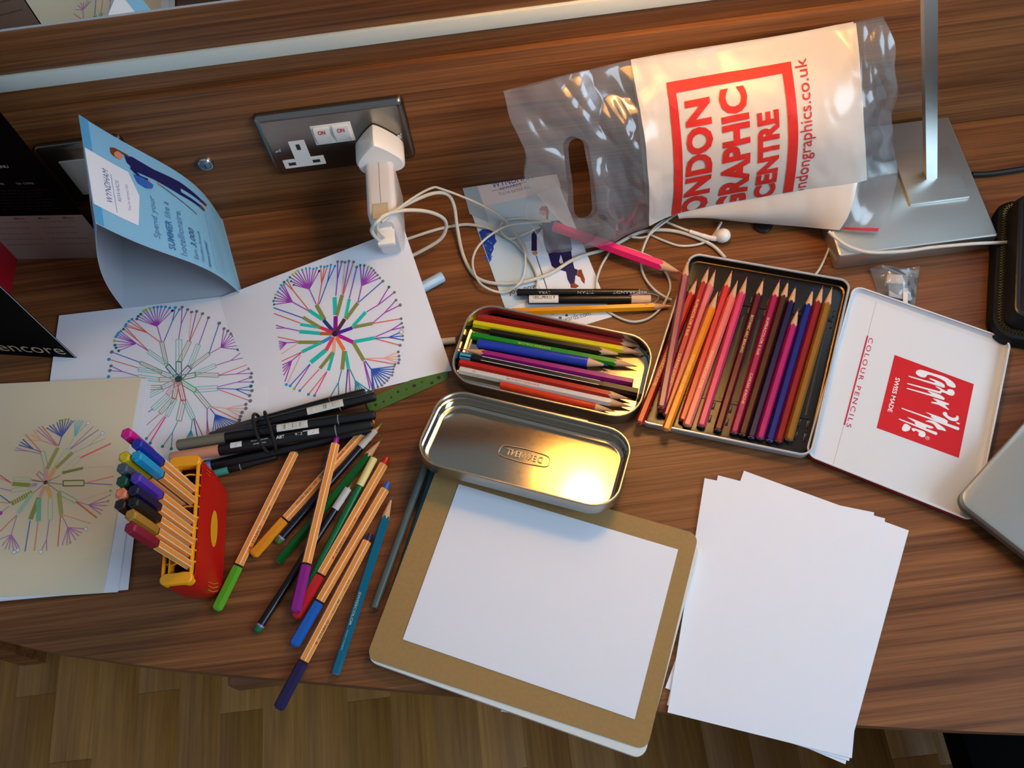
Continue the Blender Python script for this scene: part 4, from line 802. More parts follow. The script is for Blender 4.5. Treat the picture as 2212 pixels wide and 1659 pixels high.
def pen_parts():
    d_ = {}
    g = G(); g.loft([hring(.0435, .0036), hring(.0440, .0039), hring(.1600, .0039), hring(.1606, .0034)]); d_['barrel'] = new_mesh('barrel', g.v, g.f, BODY, None, 25)
    g = G()
    for k in range(6):
        a = k * PI / 3; rc = .0039 / math.cos(PI / 6) + .00006
        for s_ in (-1, 1):
            da = math.radians(4.5) * s_; r2 = .0039 / math.cos(PI / 6 - abs(da)) + .00006
            p = [(.0442, rc * math.cos(a), rc * math.sin(a)), (.1598, rc * math.cos(a), rc * math.sin(a)), (.1598, r2 * math.cos(a + da), r2 * math.sin(a + da)), (.0442, r2 * math.cos(a + da), r2 * math.sin(a + da))]
            g.add(p, [(0, 1, 2, 3) if s_ > 0 else (3, 2, 1, 0)])
    d_['stripe'] = new_mesh('stripe', g.v, g.f, STRIPE, None, 0)
    g = G(); g.loft([hring(.0418, .0041), hring(.0437, .0041)]); d_['collar'] = new_mesh('collar', g.v, g.f, BLKP, None, 25)
    g = G(); g.loft([hring(.0003, .0030), hring(.0012, .0041), hring(.0030, .00455), hring(.0400, .00445), hring(.0420, .0042)]); d_['cap'] = (g.v, g.f)
    g = G(); g.lathe([(-.0001, .0024), (-.0003, .0028), (.0004, .0031)], 18); d_['cap_end'] = (g.v, g.f)
    g = G(); g.lathe([(.1603, .0031), (.1664, .0029), (.1678, .0024)], 18); d_['plug'] = (g.v, g.f)
    def txt(items):
        pr = Print()
        for s_, x_, w_, h_, cc in items:
            if s_ == '|': 
                for i in range(16):
                    if random.random() < .7: pr.rect(x_ + w_ * i / 16, -h_ / 2, x_ + w_ * (i + .25 + .5 * random.random()) / 16, h_ / 2, cc)
            else: pr.text(s_, x_, -h_ / 2, cc, w=w_, h=h_)
        return pr
    A_ = txt([('STABILO', .066, .017, .0024, '#2a1a10'), ('point 88', .090, .013, .0021, '#4a2a14'), ('fine 0,4', .112, .010, .0019, '#6a3a18')]); A_.dot(.0615, 0, .0013, '#d8401c')
    B_ = txt([('Art.No. 88/54', .060, .020, .0020, '#2a1a10'), ('CE', .084, .004, .0022, '#2a1a10'), ('|', .092, .017, .0034, '#2a1a10'), ('4 006381 105323', .116, .022, .0018, '#2a1a10')])
    def fnf(th, flip):
        def fn(x, y, h):
            Y = -y if flip else y; X = .226 - x if flip else x; return (X, math.cos(th) * (.0039 + h) + math.sin(th) * Y, math.sin(th) * (.0039 + h) - math.cos(th) * Y)
        return fn
    for nm, pp in (('A', A_), ('B', B_)):
        for th in (30, 90, 150):
            d_['t%s%d' % (nm, th)] = pp.mesh('lettering', fnf(math.radians(th), False), base=.00008)
            d_['f%s%d' % (nm, th)] = pp.mesh('lettering', fnf(math.radians(th), True), base=.00008)
    return d_
PP = pen_parts(); _cap = {}
def fineliner(label, mat, col, texts=('tA90',), group=None, cap_end=False):
    t = thing('fineliner_pen', label, 'pen', mat=mat, group=group)
    for k in ('barrel', 'collar'): o_ = link(k, PP[k], t); bo = o_ if k == 'barrel' else bo
    link('stripe', PP['stripe'], bo)
    if col not in _cap: pm_ = M('pen_cap_' + col.strip('#'), tuple(x * .85 for x in hx(col)[:3]) + (1,), .35); _cap[col] = tuple(new_mesh(n_, PP[k_][0], PP[k_][1], pm_, None, 25) for n_, k_ in (('cap', 'cap'), ('cap_end', 'cap_end'), ('end_plug', 'plug')))
    c_ = link('cap', _cap[col][0], t); link('cap_end', _cap[col][1], c_); link('end_plug', _cap[col][2], t)
    for x_ in texts: link('lettering', PP[x_], bo)
    return t
def pen_on(label, cap, plug, z1, z2, col, texts=('tA90',)):
    A, B = P(*cap, z1), P(*plug, z2); m_ = axis_mat(A, B)
    if label.startswith('lime'): m_ = m_ @ Matrix.Rotation(math.radians(0), 4, 'X')
    return fineliner(label, m_, col, texts, 'loose orange fineliners')
Z0 = .0046
# loose pens and pencils on the desk, left of the notebook
pen_on('lime green capped orange fineliner lying nearest the red pen case', (467, 1318), (640, 969), Z0, Z0, '#5aa51e', ('tA150',))
pen_on('orange capped fineliner lying under the purple capped one', (546, 1200), (803, 912), Z0, .0046, '#ee9415', ('tB90',))
pen_on('purple capped fineliner lying across the top of the pencil heap', (637, 1322), (726, 950), .0128, .0140, '#8e1a86', ('tB30',))
pen_on('red capped fineliner between the green pencil and the blue capped fineliner', (638, 1335), (833, 995), .0046, .0046, '#c41f22', ('tA150',))
pen_on('bright blue capped fineliner in the loose heap', (634, 1395), (837, 1047), .0046, .0046, '#1560bd', ())
pen_on('navy capped fineliner sticking out over the desk edge', (601, 1532), (799, 1157), .0046, .0046, '#1d1548', ('tA150',))
LG = 'loose colour pencils'
pencil('dark pencil with pale green dipped end and silver label', (597, 1174), (826, 913), .0038, .0038, '#151224', .0037, False, '#4d8f4d', dip='#4a7a3e', ring_='#a78fb4', sticker=(.118, .022, '#b9b5ae', 0), group=LG)
pencil('long dark green round pencil in the loose heap', (600, 1214), (827, 946), .0037, .0037, '#0d5a22', .0037, True, '#2c7a3a', group=LG)
pencil('dark navy pencil with emerald dipped end and silver label', (553, 1366), (761, 1043), .0037, .0037, '#12101c', .0037, False, '#1c7a4c', dip='#0d7048', ring_='#9a7fae', sticker=(.128, .023, '#b4b4b6', 0), group=LG)
pencil('bright green pencil with yellow paper label', (648, 1300), (812, 984), .0037, .0037, '#0b6f3a', .0038, False, '#1f7a4a', sticker=(.118, .030, '#d9cf8a', 0), group=LG)
pencil('teal blue hexagonal pencil beside the navy capped fineliner', (724, 1456), (848, 1070), .0037, .0037, '#0c6b8c', .0036, True, '#1f4f9a', endw=True, txt=[('SWISSCOLOR', .042, .030, .0022, '#d9cf9c', True, 90), ('water-soluble', .020, .018, .0014, '#b8b88c', True, 90)], group=LG)
pencil('slate grey pencil running under the open tin lid', (809, 1312), (955, 905), .0037, .0037, '#596763', .0037, False, '#59635f', group=LG)
pencil('dark teal pencil tucked along the notebook spine edge', (834, 1335), (940, 1010), .0036, .0036, '#0f5468', .0034, True, endw=True, notip=True, group=LG)
q = thing('marker_pen', 'pale blue marker end sticking out under the solid coloured drawing', 'marker', mat=axis_mat(P(862, 648, .0066), P(957, 597, .0066)))
L_ = (P(957, 597, .0066) - P(862, 648, .0066)).length
G().lathe([(0, .005), (.001, .0058), (L_ - .042, .0058), (L_ - .041, .0052)], 20).build('barrel', BLKP, q)
g = G(); g.loft([hring(L_ - .04, .0058, 24, False), hring(L_ - .001, .0058, 24, False), hring(L_, .0052, 24, False)]); g.build('cap', M('pale_blue_cap', '#9fc0dc', .35), q)
pencil('white pencil end poking out between drawing and pencil tin', (930, 741), (984, 735), .0045, .0045, '#d8cdb8', .0035, False, notip=True, group=LG)
# behind the tins
pencil('black graphite stick pencil lying on the leaflet above the black charcoal pencil', (1117, 632), (1413, 632), .0075, .0048, '#0d0d10', .0038, False, '#3c3c40', wood_l=.0005, lead_l=.015, txt=[('LYRA', .022, .012, .0024, '#cfc9bf', True, 118), ('TITAN', .062, .017, .0024, '#cfc9bf', True, 118), ('REMBRANDT', .098, .034, .0024, '#cfc9bf', True, 118)], endw=False, group=LG)
ck = pencil('black charcoal pencil with white barcode label and peeling string', (1141, 648), (1406, 646), .0072, .0050, '#0e0c0c', .0045, False, '#d6b48c', wood_l=.001, lead_l=.0006, sticker=(.001, .030, '#d9d6d0', 1), endw=False, group=LG)
Lk = (P(1406, 646, .005) - P(1141, 648, .0072)).length
G().lathe([(Lk - .020, .0047), (Lk - .0195, .0049), (Lk - .0005, .0046), (Lk, .0038)], 20).build('paper_wrap', M('paper_wrap', '#d6b088', .65), ck)
G().tube(spline([(Lk - .022, .002, .0046), (Lk - .005, .003, .0065), (Lk + .007, .001, .004), (Lk + .004, -.004, .0005), (Lk - .006, -.0075, .004)], 6), .0005, 6).build('string', M('grey_string', '#8f8a80', .8), ck)
pencil('yellow hexagonal pencil behind the pencil tin', (1105, 674), (1458, 661), .0045, .0040, '#e89a0e', .0037, True, '#8a4a10', wood_l=.017, lead_l=.003, group=LG)
pencil('thick neon pink pencil half under the clear bag', (1196, 489), (1474, 590), .0130, .0145, '#ff2474', .0052, True, '#e0105a', wood_l=.016, lead_l=.005, txt=[('highlighter dry', .046, .034, .0022, '#7a1238', False, 120)], group=LG)

# ------------------------------------------------------------------ bundle of black brush markers with elastic band
def marker(label, a, b, za, zb, capcol, end='#0d0d0f', r=.0058, cap_l=.047, lab=None, logo=False, ringc='#8f8f8c', capw=True):
    A, B = P(*a, za), P(*b, zb); L = (B - A).length; t = thing('marker_pen', label, 'marker', mat=axis_mat(A, B), group='bundled black brush markers')
    g = G(); g.lathe([(0, r * .8), (.001, r * .93), (cap_l - .002, r * .97), (cap_l, r * .97)], 24); g.build('colour_cap', M('marker_cap_' + capcol.strip('#'), capcol, .5), t)
    g = G(); g.lathe([(cap_l, r * .93), (cap_l + .0005, r), (L - .036, r)], 24); b_ = g.build('barrel', BLKP, t)
    g = G(); g.lathe([(L - .036, r * .98), (L - .035, r * 1.0)], 24); g.build('ring', M('ring_' + ringc.strip('#'), ringc, .4), t)
    g = G(); g.lathe([(L - .035, r * .98), (L - .028, r * .9), (L - .002, r * .82), (L, r * .7)], 24); g.build('fine_cap', BLKP if end == '#0d0d0f' else M('marker_cap_' + end.strip('#'), end, .4), t)
    wrap = lambda x, y, h: (x, math.sin(y / r) * (r + h), math.cos(y / r) * (r + h))
    if lab:
        x0, x1 = lab; pr = Print()
        pr.rect(x0, -.0045, x1, .0035, '#c9ccc4')
        for i in range(34):
            if random.random() < .65: pr.rect(x0 + .003 + (x1 - x0 - .006) * i / 34, -.0030, x0 + .003 + (x1 - x0 - .006) * (i + .2 + .6 * random.random()) / 34, .0024, '#15151a')
        pr.build('barcode_label', lambda x, y, h: wrap(x, y, h), b_, base=.0001, sub=.0025)
    if logo:
        pr = Print(); Wt = '#d4d6d8'
        for x0 in (cap_l + .012, L - .062): 
            pr.rect(x0, -.003, x0 + .011, .003, Wt); pr.poly([(x0 + .002, -.003), (x0 + .006, .0012), (x0 + .007, .0012), (x0 + .007, -.003)], '#0d0d0f'); pr.rect(x0 - .0045, .0015, x0, .003, Wt) if x0 > .1 else None
        pr.text('ABT', cap_l + .056, -.0016, Wt, w=.008, h=.0034, bold=.03); pr.text('912', cap_l + .074, -.0014, Wt, w=.007, h=.0030); pr.text('DUAL BRUSH', cap_l + .032, .0, Wt, w=.016, h=.0014); pr.text('acid free', cap_l + .034, -.0032, Wt, w=.012, h=.0014)
        pr.build('lettering', lambda x, y, h: wrap(x, y + .0005, h), b_, base=.0001, sub=.003)
    return t
marker('brush marker with peach cap, front of the bundle', (368, 990), (806, 917), .0215, .0180, '#c98a6a', logo=True)
marker('brush marker with taupe grey cap and barcode in the bundle', (384, 962), (811, 896), .0180, .0195, '#6f6a58', lab=(.098, .128))
marker('brush marker with light blue cap at the bottom of the bundle', (432, 1012), (802, 926), .0068, .0066, '#7d95cc', cap_l=.012)
marker('brush marker with teal cap, lowest in the bundle near the red case', (456, 1024), (598, 986), .0048, .0042, '#3f9a86', r=.0040, cap_l=.017)
marker('brush marker with barcode label nearest the paper in the bundle', (455, 945), (811, 856), .0105, .0165, '#3a3a40', lab=(.098, .134))
marker('hindmost brush marker of the bundle with an orange ring', (470, 938), (790, 848), .0090, .0080, '#44403c', ringc='#b0542c')
bm_ = axis_mat(P(520, 962, 0), P(680, 930, 0)); et = thing('elastic_band', 'black elastic hair band wound around the marker bundle', 'band', mat=Matrix.Translation(Vector((P(585, 945, 0).x, P(585, 945, 0).y, .0))) @ Matrix.Rotation(math.atan2(bm_[1][0], bm_[0][0]), 4, 'Z'))
for k in (-1, 1):
    pts = [(k * .004 + .005 * math.sin(a) * k * .6 - math.cos(a) * .004, .021 * math.cos(a) - .001, .0148 + .0135 * math.sin(a)) for a in [2 * PI * i / 40 for i in range(40)]]
    G().tube(pts, .0016, 8, closed=True).build('loop', M('black_elastic', '#0b0b0c', .8), et)

# green spotted ruler peeking out under the drawing
gr = [P(*p, .001) for p in [(800, 873), (957, 806), (962, 822), (800, 893)]]
ru = thing('ruler', 'green plastic ruler with dark spots under the solid coloured drawing', 'ruler', gr[0])
c_ = gr[0]; dd = (gr[2] - gr[3]).normalized(); nn = Vector((-dd.y, dd.x, 0)); o0 = gr[3] - c_
ol_ = [o0 + dd * (.080 + .006 * math.sin(a)) + nn * (.008 + .008 * -math.cos(a)) if i else None for i, a in enumerate([0] + [PI * k / 8 for k in range(9)])][1:]
ol_ = [o0, o0 + dd * .002] + ol_ + [o0 + nn * .016]
g = G(); g.prism([(p.x, p.y) for p in ol_], -.0006, .0003); g.build('blade', M('green_plastic', '#45692a', .4), ru)
pr = Print()
for k in range(9): q = o0 + dd * (.008 + .0085 * k) + nn * (.003 + .009 * random.random()); pr.dot(q.x, q.y, .0009 + .0012 * random.random(), random.choice(['#1c2a1c', '#3a2c1c', '#233820']), 9)
pr.build('spots', lambda x, y, h: (x, y, .0003 + h), ru)

# ------------------------------------------------------------------ red pen case with standing fineliners
cc_ = Vector((-.3068, -.3730, 0))
CL, CW = .118, .032; ang = math.radians(-1.2)
case = thing('pen_case', 'red plastic pen case with yellow slotted insert, lid open', 'case', mat=frame2d(Vector((cc_.x - .001, cc_.y, 0)), ang))
M_RED = M('red_plastic', '#b40c0a', .35); M_YEL = M('yellow_plastic', '#f0a010', .4)
g = G(); R_ = lambda w, l, r, z: ring(w, l, r, z, 6)
g.loft([R_(CW - .006, CL - .016, .010, .0006), R_(CW, CL - .010, .012, .003), R_(CW + .001, CL, .012, .030), R_(CW, CL, .011, .060), R_(CW - .001, CL - .002, .010, .0665), R_(CW - .004, CL - .005, .009, .0660), R_(CW - .005, CL - .008, .009, .012)])
g.build('shell', M_RED, case)
pf = lambda x, y, h: (CW / 2 + .0004 + h, x, y)
pr = Print(); pr.dot(0, .034, .017, '#d99a18', 28, .0085); pr.build('oval_badge', pf, case, base=.0002)
pr = Print()
for k in range(3):
    for ps in ([(-.050 - .0035 * k, .040), (-.049 - .0035 * k, .028), (-.045 - .0035 * k, .016)], [(.044 + .0032 * k, .050), (.044 + .0032 * k, .060)]): pr = Print(); pr.line(ps, .0006, '#d9842a'); pr.build('printed_line', pf, case, base=.0002)
G().box((-CW / 2 + .003, -CL / 2 + .0045, .0655), (-CW / 2 + .005, CL / 2 - .0045, .0705), bev=.0005).build('insert_rail', M_YEL, case)
G().box((CW / 2 - .005, -CL / 2 + .0045, .0655), (CW / 2 - .003, CL / 2 - .0045, .0705), bev=.0005).build('insert_rail', M_YEL, case)
G().box((-.0072, -CL / 2 + .0045, .0600), (-.0062, CL / 2 - .0045, .0705)).build('insert_rail', M_YEL, case)
nS = 10; sl = (CL - .020) / nS
for k in range(nS + 1):
    y = -CL / 2 + .010 + sl * k
    g = G(); g.tube(spline([(CW / 2 - .004, y, .068), (.004, y + .0012, .0685), (-.004, y - .001, .068), (-.0067, y - .001, .067)], 4), .0009, 6); g.build('divider', M_YEL, case)
    G().box((-CW / 2 + .004, y - .0006, .058), (-.0066, y + .0006, .0675)).build('divider', M_YEL, case)
    if 0 < k < nS: G().box((CW / 2 - .0032, y - .0006, .0665), (CW / 2 - .0012, y + .0006, .0690)).build('clip', M_YEL, case)
for s_ in (-1, 1):
    g = G(); y = s_ * (CL / 2 - .006); g.prism([(p.x, p.y + y) for p in rr(CW - .004, .010, .0049, 6)], .062, .071, bev=.001); g.build('insert_end', M_YEL, case)
caps = [('magenta', (272, 935), '#d8148a'), ('royal blue', (295, 957), '#1a2f9c'), ('yellow', (267, 986), '#d2b417'), ('cyan', (294, 984), '#1d9ac6'), ('steel grey', (263, 1010), '#4a5560'), ('violet', (292, 1031), '#5535a8'), ('dark green', (262, 1038), '#0a4a34'),
        ('midnight blue', (287, 1058), '#140f3a'), ('salmon orange', (260, 1065), '#e8845c'), ('black', (286, 1084), '#101211'), ('dark brown', (258, 1089), '#2c1210'), ('ochre', (281, 1111), '#b07c2a'), ('crimson', (280, 1139), '#8e1030')]
for i, (nm, px_, col) in enumerate(caps):
    p = P(*px_, .181); m_ = axis_mat(Vector((p.x, p.y, .181)), Vector((p.x + .0004, p.y + .003, .014))) @ Matrix.Rotation(math.radians(90 + 60 * (i % 2) + 12), 4, 'X')
    fineliner('%s capped fineliner standing upright in the red case' % nm, m_, col, ('tB30', 'tA90', 'tB150'), 'fineliners in the red case')
# ------------------------------------------------------------------ small silver pencil tin
M_TIN = metal_brushed('tin_metal', '#b6aea0', .13, (300, 300, 300), .03)
M_TINS = M('tin_outside', '#aaa79e', .32, 1.0)
def tray(L, Wd, Hh, r, t, wall_m, in_m, rim=.0011, floor_r=.004, step=0.0):
    """rounded open tin, floor at z=0; returns [shell, floor] builders"""
    g = G(); n = 8
    R = lambda d, z: ring(L - 2 * d, Wd - 2 * d, r - d, z, n)
    g.loft([R(.003, 0), R(.0008, .0010), R(0, .003), R(0, Hh - 2 * rim), R(-rim * .5, Hh - rim * 1.6), R(-rim * .6, Hh - rim * .7), R(-rim * .1, Hh), R(rim * .9, Hh - .0001), R(t + rim, Hh - rim * .8), R(t + rim * .6, Hh - 2.2 * rim)], True, False)
    i = G(); z1 = t
    prof = [R(t + rim * .6, Hh - 2.2 * rim)]
    if step: prof += [R(t + rim * .6, Hh * .62), R(t + step, Hh * .58)]
    prof += [R(t + step, z1 + floor_r), R(t + step + floor_r * .3, z1 + floor_r * .3), R(t + step + floor_r, z1), R(t + step + floor_r + .0015, z1)]
    i.loft(prof, False, True); return g, i
tc, ta, tL, tW = rectfit([(1015, 651), (1413, 730), (1380, 913), (971, 817)], .022)
tin = thing('pencil_tin', 'silver rounded pencil tin with its lid folded open', 'tin', mat=frame2d(Vector((tc.x, tc.y, .0008)), ta))
TL, TW = .1880, .0895
g, i_ = tray(TL, TW, .0215, .026, .0005, 0, 0); g.build('body', M_TINS, tin); i_.build('lining', M_TIN, tin)
# lid: hinge edge low, front edge raised on the notebook
hA, hB = P(957, 836, .0235), P(1368, 935, .0235); fA, fB = P(893, 990, .047), P(1330, 1105, .047)
X_ = ((hB - hA).normalized() + (fB - fA).normalized()).normalized(); Yd = ((fA - hA) + (fB - hB)).normalized(); Zn = (-Yd).cross(X_) * -1
Zn = X_.cross(-Yd).normalized(); Yv = Zn.cross(X_).normalized(); ctr = (hA + hB + fA + fB) / 4
LD = .0165
lm = Matrix((X_, Yv, Zn)).transposed().to_4x4(); lm.translation = ctr - Zn * LD
inv = frame2d(Vector((tc.x, tc.y, .0008)), ta).inverted()
g, i_ = tray(TL, TW, LD, .026, .0005, 0, 0, step=.0022); RELM = inv @ lm
lid = g.xf(RELM).build('lid', M_TINS, tin); i_.xf(RELM).build('lid_lining', M_TIN, lid)
pr = Print(); pr.text('DERWENT', -.0175, -.0035, '#b6aea0', w=.035, h=.0070, bold=.012, flipx=True)
o1 = [(-.0215, 0), (-.019, .0052), (0, .0068), (.019, .0052), (.0215, 0), (.019, -.0052), (0, -.0068), (-.019, -.0052)]
pr2 = Print(); ol2 = [(p.x, p.y) for p in spline([(a, b, 0) for a, b in [(-.0235, -.005), (-.012, -.0072), (0, -.0078), (.012, -.0072), (.0235, -.005), (.0225, .005), (.012, .0072), (0, .0078), (-.012, .0072), (-.0225, .005)]], 4, True)]
pr2.line(ol2 + [ol2[0]], .0007, '#b6aea0')
def emb(x, y, h): return RELM @ Vector((x, y - .006, .0006 + h))
TINL = M('tin_emboss', '#8f8878', .3, 1.0)
em = G()
for P_ in (pr, pr2):
    n0 = len(em.v); em.v += [Vector((p[0], p[1], .0013)) for p in P_.v] + [Vector((p[0], p[1], .0002)) for p in P_.v]; k0 = len(P_.v)
    for f in P_.f:
        em.f.append(tuple(n0 + k for k in f)); em.m.append(0)
        for a in range(len(f)): em.f.append((n0 + f[a], n0 + k0 + f[a], n0 + k0 + f[(a + 1) % len(f)], n0 + f[(a + 1) % len(f)])); em.m.append(0)
em.xf(RELM).build('embossed_lettering', TINL, lid, ang=0)
hg = G(); hg.box((-.050, -.0005, -.010), (.050, .0008, -.0002)); hg.xf(inv @ Matrix.Translation((hA + hB) / 2 + Zn * .0) @ Matrix.Rotation(ta, 4, 'Z')).build('hinge_strip', M_TINS, tin)
TG = 'pencils in the silver tin'; zt = .0062
pencil('red hexagonal pencil, furthest back in the silver tin', (1026, 683), (1392, 750), zt, zt, '#b32a22', .0037, True, '#a02018', group=TG)
pencil('yellow pencil in the silver tin', (1023, 699), (1393, 764), zt, zt, '#dccb0c', .0037, True, '#d8c010', group=TG)
pencil('short black pencil in the silver tin', (1059, 717), (1346, 767), zt, zt, '#1a1210', .0036, True, '#2a2422', group=TG)
pencil('green pencil with gold lettering in the silver tin', (1019, 725), (1378, 792), zt, zt, '#128a18', .0037, True, '#2a7a20', txt=[('SWISSCOLOR', .048, .034, .0020, '#c9c070', True, 90)], group=TG)
pencil('thick blue round pencil in the silver tin', (1032, 741), (1315, 790), .0075, .0070, '#2440b4', .0048, False, '#1a1aa0', group=TG)
pencil('magenta pencil pointing left in the silver tin', (1367, 826), (997, 754), zt, zt, '#a01c78', .0037, True, '#b02a86', group=TG)
bs = pencil('black pen with white stripes and cyan end in the silver tin', (995, 768), (1378, 848), .0068, .0068, '#151314', .0038, True, notip=True, endw=False, cat='pen', name='fineliner_pen', group=TG)
Lb = (P(1378, 848, .0068) - P(995, 768, .0068)).length
g = G(); g.lathe([(-.0004, .003), (.0, .0041), (.011, .0041), (.0115, .003)], 18); g.build('end_plug', M('cyan_plug', '#2a8fb8', .4), bs)
g = G(); g.loft([hring(Lb - .034, .0042), hring(Lb, .0040)]); g.build('cap', M('brown_black_cap', '#241610', .4), bs)
for yo in (-.0022, .0022): G().box((.022, yo - .00022, .0038), (Lb - .038, yo + .00022, .0040)).build('stripe', STRIPE, bs)
pencil('dark red pencil beside the white pencil in the silver tin', (993, 783), (1366, 863), zt, zt, '#b81a14', .0037, True, '#8a2018', group=TG)
pencil('white pencil with red lettering in the silver tin', (993, 799), (1368, 880), zt, zt, '#d6d3ce', .0037, True, '#cfcac2', txt=[('SWISSCOLOR', .048, .034, .0022, '#c23a2c', True, 90), ('CE', .014, .003, .002, '#444444', True, 90)], group=TG)
pencil('short orange-red pencil at the front of the silver tin', (1081, 831), (1332, 890), zt, zt, '#d63a12', .0037, False, '#d6401a', group=TG)

# ------------------------------------------------------------------ wide white pencil tin
kc, ka, kL, kW = rectfit([(1487, 549), (1845, 602), (1745, 990), (1383, 905)], .013)
KL, KW = .161, .199
SH = lambda deg: Matrix(((1, math.cos(math.radians(deg)), 0, 0), (0, math.sin(math.radians(deg)), 0, 0), (0, 0, 1, 0), (0, 0, 0, 1)))
KS = SH(85.0)
M_TINW = M('white_tin', '#cfd4da', .3); M_GUN = M('tray_rim_metal', '#a89c86', .3, 1.0)
kt = thing('pencil_tin', 'wide white metal pencil tin with black tray and printed lid open', 'tin', mat=frame2d(Vector((kc.x, kc.y, .0008)), ka))
g, i_ = tray(KL, KW, .0125, .011, .0005, 0, 0, rim=.0012); g.xf(KS).build('body', M('tin_grey_white', '#b9bcc0', .3, .4), kt); i_.xf(KS).build('lining', M('bronze_lining', '#5c4a34', .3, .9), kt)
M_TRAY = M('black_tray_plastic', '#0d0a09', .28)
g = G(); g.loft([ring(KL - .008, KW - .008, .008, .0007), ring(KL - .008, KW - .008, .008, .0032), ring(KL - .012, KW - .012, .007, .0034)]); tr_ = g.xf(KS).build('pencil_tray', M_TRAY, kt)
nS = 18; pit = (KL - .016) / nS
for k in range(nS + 1):
    x = -KL / 2 + .008 + pit * k
    for y0, y1 in ((-.082, -.074), (-.068, -.060), (.045, .052), (.058, .066)):
        G().box((x - .0012, y0, .0033), (x + .0012, y1, .0041), bev=.0003).xf(KS).build('peg', M_TRAY, tr_)
    if k < nS: G().box((x + pit / 2 - .0009, -.055, .0032), (x + pit / 2 + .0009, .04, .0040)).xf(KS).build('rib', M('tray_rib', '#3a3024', .3), tr_)
G().box((-KL / 2 + .008, .053, .0033), (KL / 2 - .008, .0565, .0042)).xf(KS).build('cross_bar', M_TRAY, tr_)
G().box((-KL / 2 + .008, -.0585, .0033), (KL / 2 - .008, -.056, .0042)).xf(KS).build('cross_bar', M_TRAY, tr_)
# printed lid
lc_, la_, lL, lW = rectfit([(1842, 612), (2188, 736), (2102, 1126), (1743, 986)], .0095)
LL, LW = .154, .195
rel = frame2d(Vector((kc.x, kc.y, .0008)), ka).inverted() @ frame2d(Vector((lc_.x, lc_.y, .0010)), la_) @ SH(94.2)
g, i_ = tray(LL, LW, .0085, .010, .0005, 0, 0, rim=.0006, floor_r=.0045)
kl = g.xf(rel).build('lid', M('red_tin_outside', '#a0141e', .35), kt); i_.xf(rel).build('lid_lining', M_TINW, kl)
g = G(); R = lambda d, z: ring(LL - 2 * d, LW - 2 * d, .010 - d, z, 8)
g.loft([R(-.0003, .0078), R(-.0004, .0086), R(.0003, .0090), R(.0013, .0086)], False, False); g.xf(rel).build('lid_rim', M_TINW, kl)
D = Pad(1700, 560, .37372, .0015)
inv2 = frame2d(Vector((kc.x, kc.y, .0008)), ka).inverted()
D0, D1, D2 = [Pad(1700, 560, .37372, .0015) for _ in range(3)]; D2.n = 20
D0.ln([(523, 222), (262, 1208)], 1.6, '#a88a88'); D0.ln([(466, 443), (331, 958)], 9, '#b3203c')
a0, a1 = D.q(478, 450), D.q(345, 968); rt = math.atan2(a1[1] - a0[1], a1[0] - a0[0]); q = D.q(478, 452)
D1.text('COLOUR PENCILS', *D.q(474, 452), '#b3203c', w=math.dist(D.q(474, 452), D.q(343, 968)), h=.0044, rot=rt, space=1.35, bold=.006)
D.poly([D.q(*p) for p in [(622, 553), (1080, 722), (993, 1149), (518, 975)]], '#c0141f')
D2.text('SWISS MADE', *D.q(628, 682), '#f0eeee', w=math.dist(D.q(632, 682), D.q(588, 880)), h=.0042, rot=rt, bold=.015)
E2 = Pad(1820, 740, .15671, .0015); E2.n = 60; Wt = '#dfe3e6'
def st(pts, w): E2.ln([(p.x, p.y) for p in spline([(a, b, 0) for a, b in pts], 4)], w, Wt)
def st2(pts, ws):
    sp = spline([(a, b, 0) for a, b in pts], 4); n = len(sp); E2.ln([(p.x, p.y) for p in sp], [ws[min(len(ws) - 1, int(i * (len(ws) - 1) / (n - 1)))] * (1 - (i * (len(ws) - 1) / (n - 1)) % 1) + ws[min(len(ws) - 1, int(i * (len(ws) - 1) / (n - 1)) + 1)] * ((i * (len(ws) - 1) / (n - 1)) % 1) for i in range(n)], Wt)
def blob(pts): E2.poly([E2.q(p.x, p.y) for p in spline([(a, b, 0) for a, b in pts], 3, True)], Wt)
for a, b, w0 in (((915, 465), (1390, 605), 38), ((895, 565), (1345, 690), 32), ((890, 632), (1385, 772), 40), ((820, 908), (1585, 1185), 46), ((780, 1055), (1282, 1252), 44)): st2([a, ((a[0] + b[0]) / 2, (a[1] + b[1]) / 2), b], [14, 24, w0]); E2.dt(a[0], a[1], 7, Wt); E2.dt(b[0], b[1], w0 / 2, Wt, 12)
blob([(1008, 415), (1040, 378), (1110, 382), (1250, 425), (1400, 470), (1510, 535), (1556, 590), (1550, 622), (1500, 615), (1440, 585), (1410, 535), (1300, 480), (1200, 446), (1165, 452), (1140, 480), (1090, 478), (1035, 452)])
blob([(1195, 490), (1270, 512), (1370, 555), (1408, 595), (1360, 600), (1282, 582), (1265, 552), (1280, 545), (1210, 508)])
blob([(1280, 608), (1330, 615), (1395, 655), (1440, 672), (1452, 645), (1515, 650), (1545, 690), (1525, 730), (1470, 725), (1400, 692), (1330, 678), (1350, 655)])
blob([(1172, 665), (1230, 680), (1330, 715), (1392, 755), (1385, 782), (1320, 765), (1240, 735), (1230, 715)])
E2.poly([E2.q(*p) for p in [(1240, 768), (1300, 780), (1465, 842), (1468, 858), (1410, 862), (1470, 925), (1455, 928), (1330, 862), (1222, 832), (1222, 816), (1312, 824)]], Wt)
blob([(1400, 955), (1438, 968), (1450, 1005), (1520, 1038), (1562, 1030), (1570, 1008), (1597, 1018), (1600, 1060), (1560, 1085), (1480, 1070), (1405, 1015), (1380, 980)]); blob([(1560, 1103), (1590, 1102), (1618, 1120), (1600, 1128)])
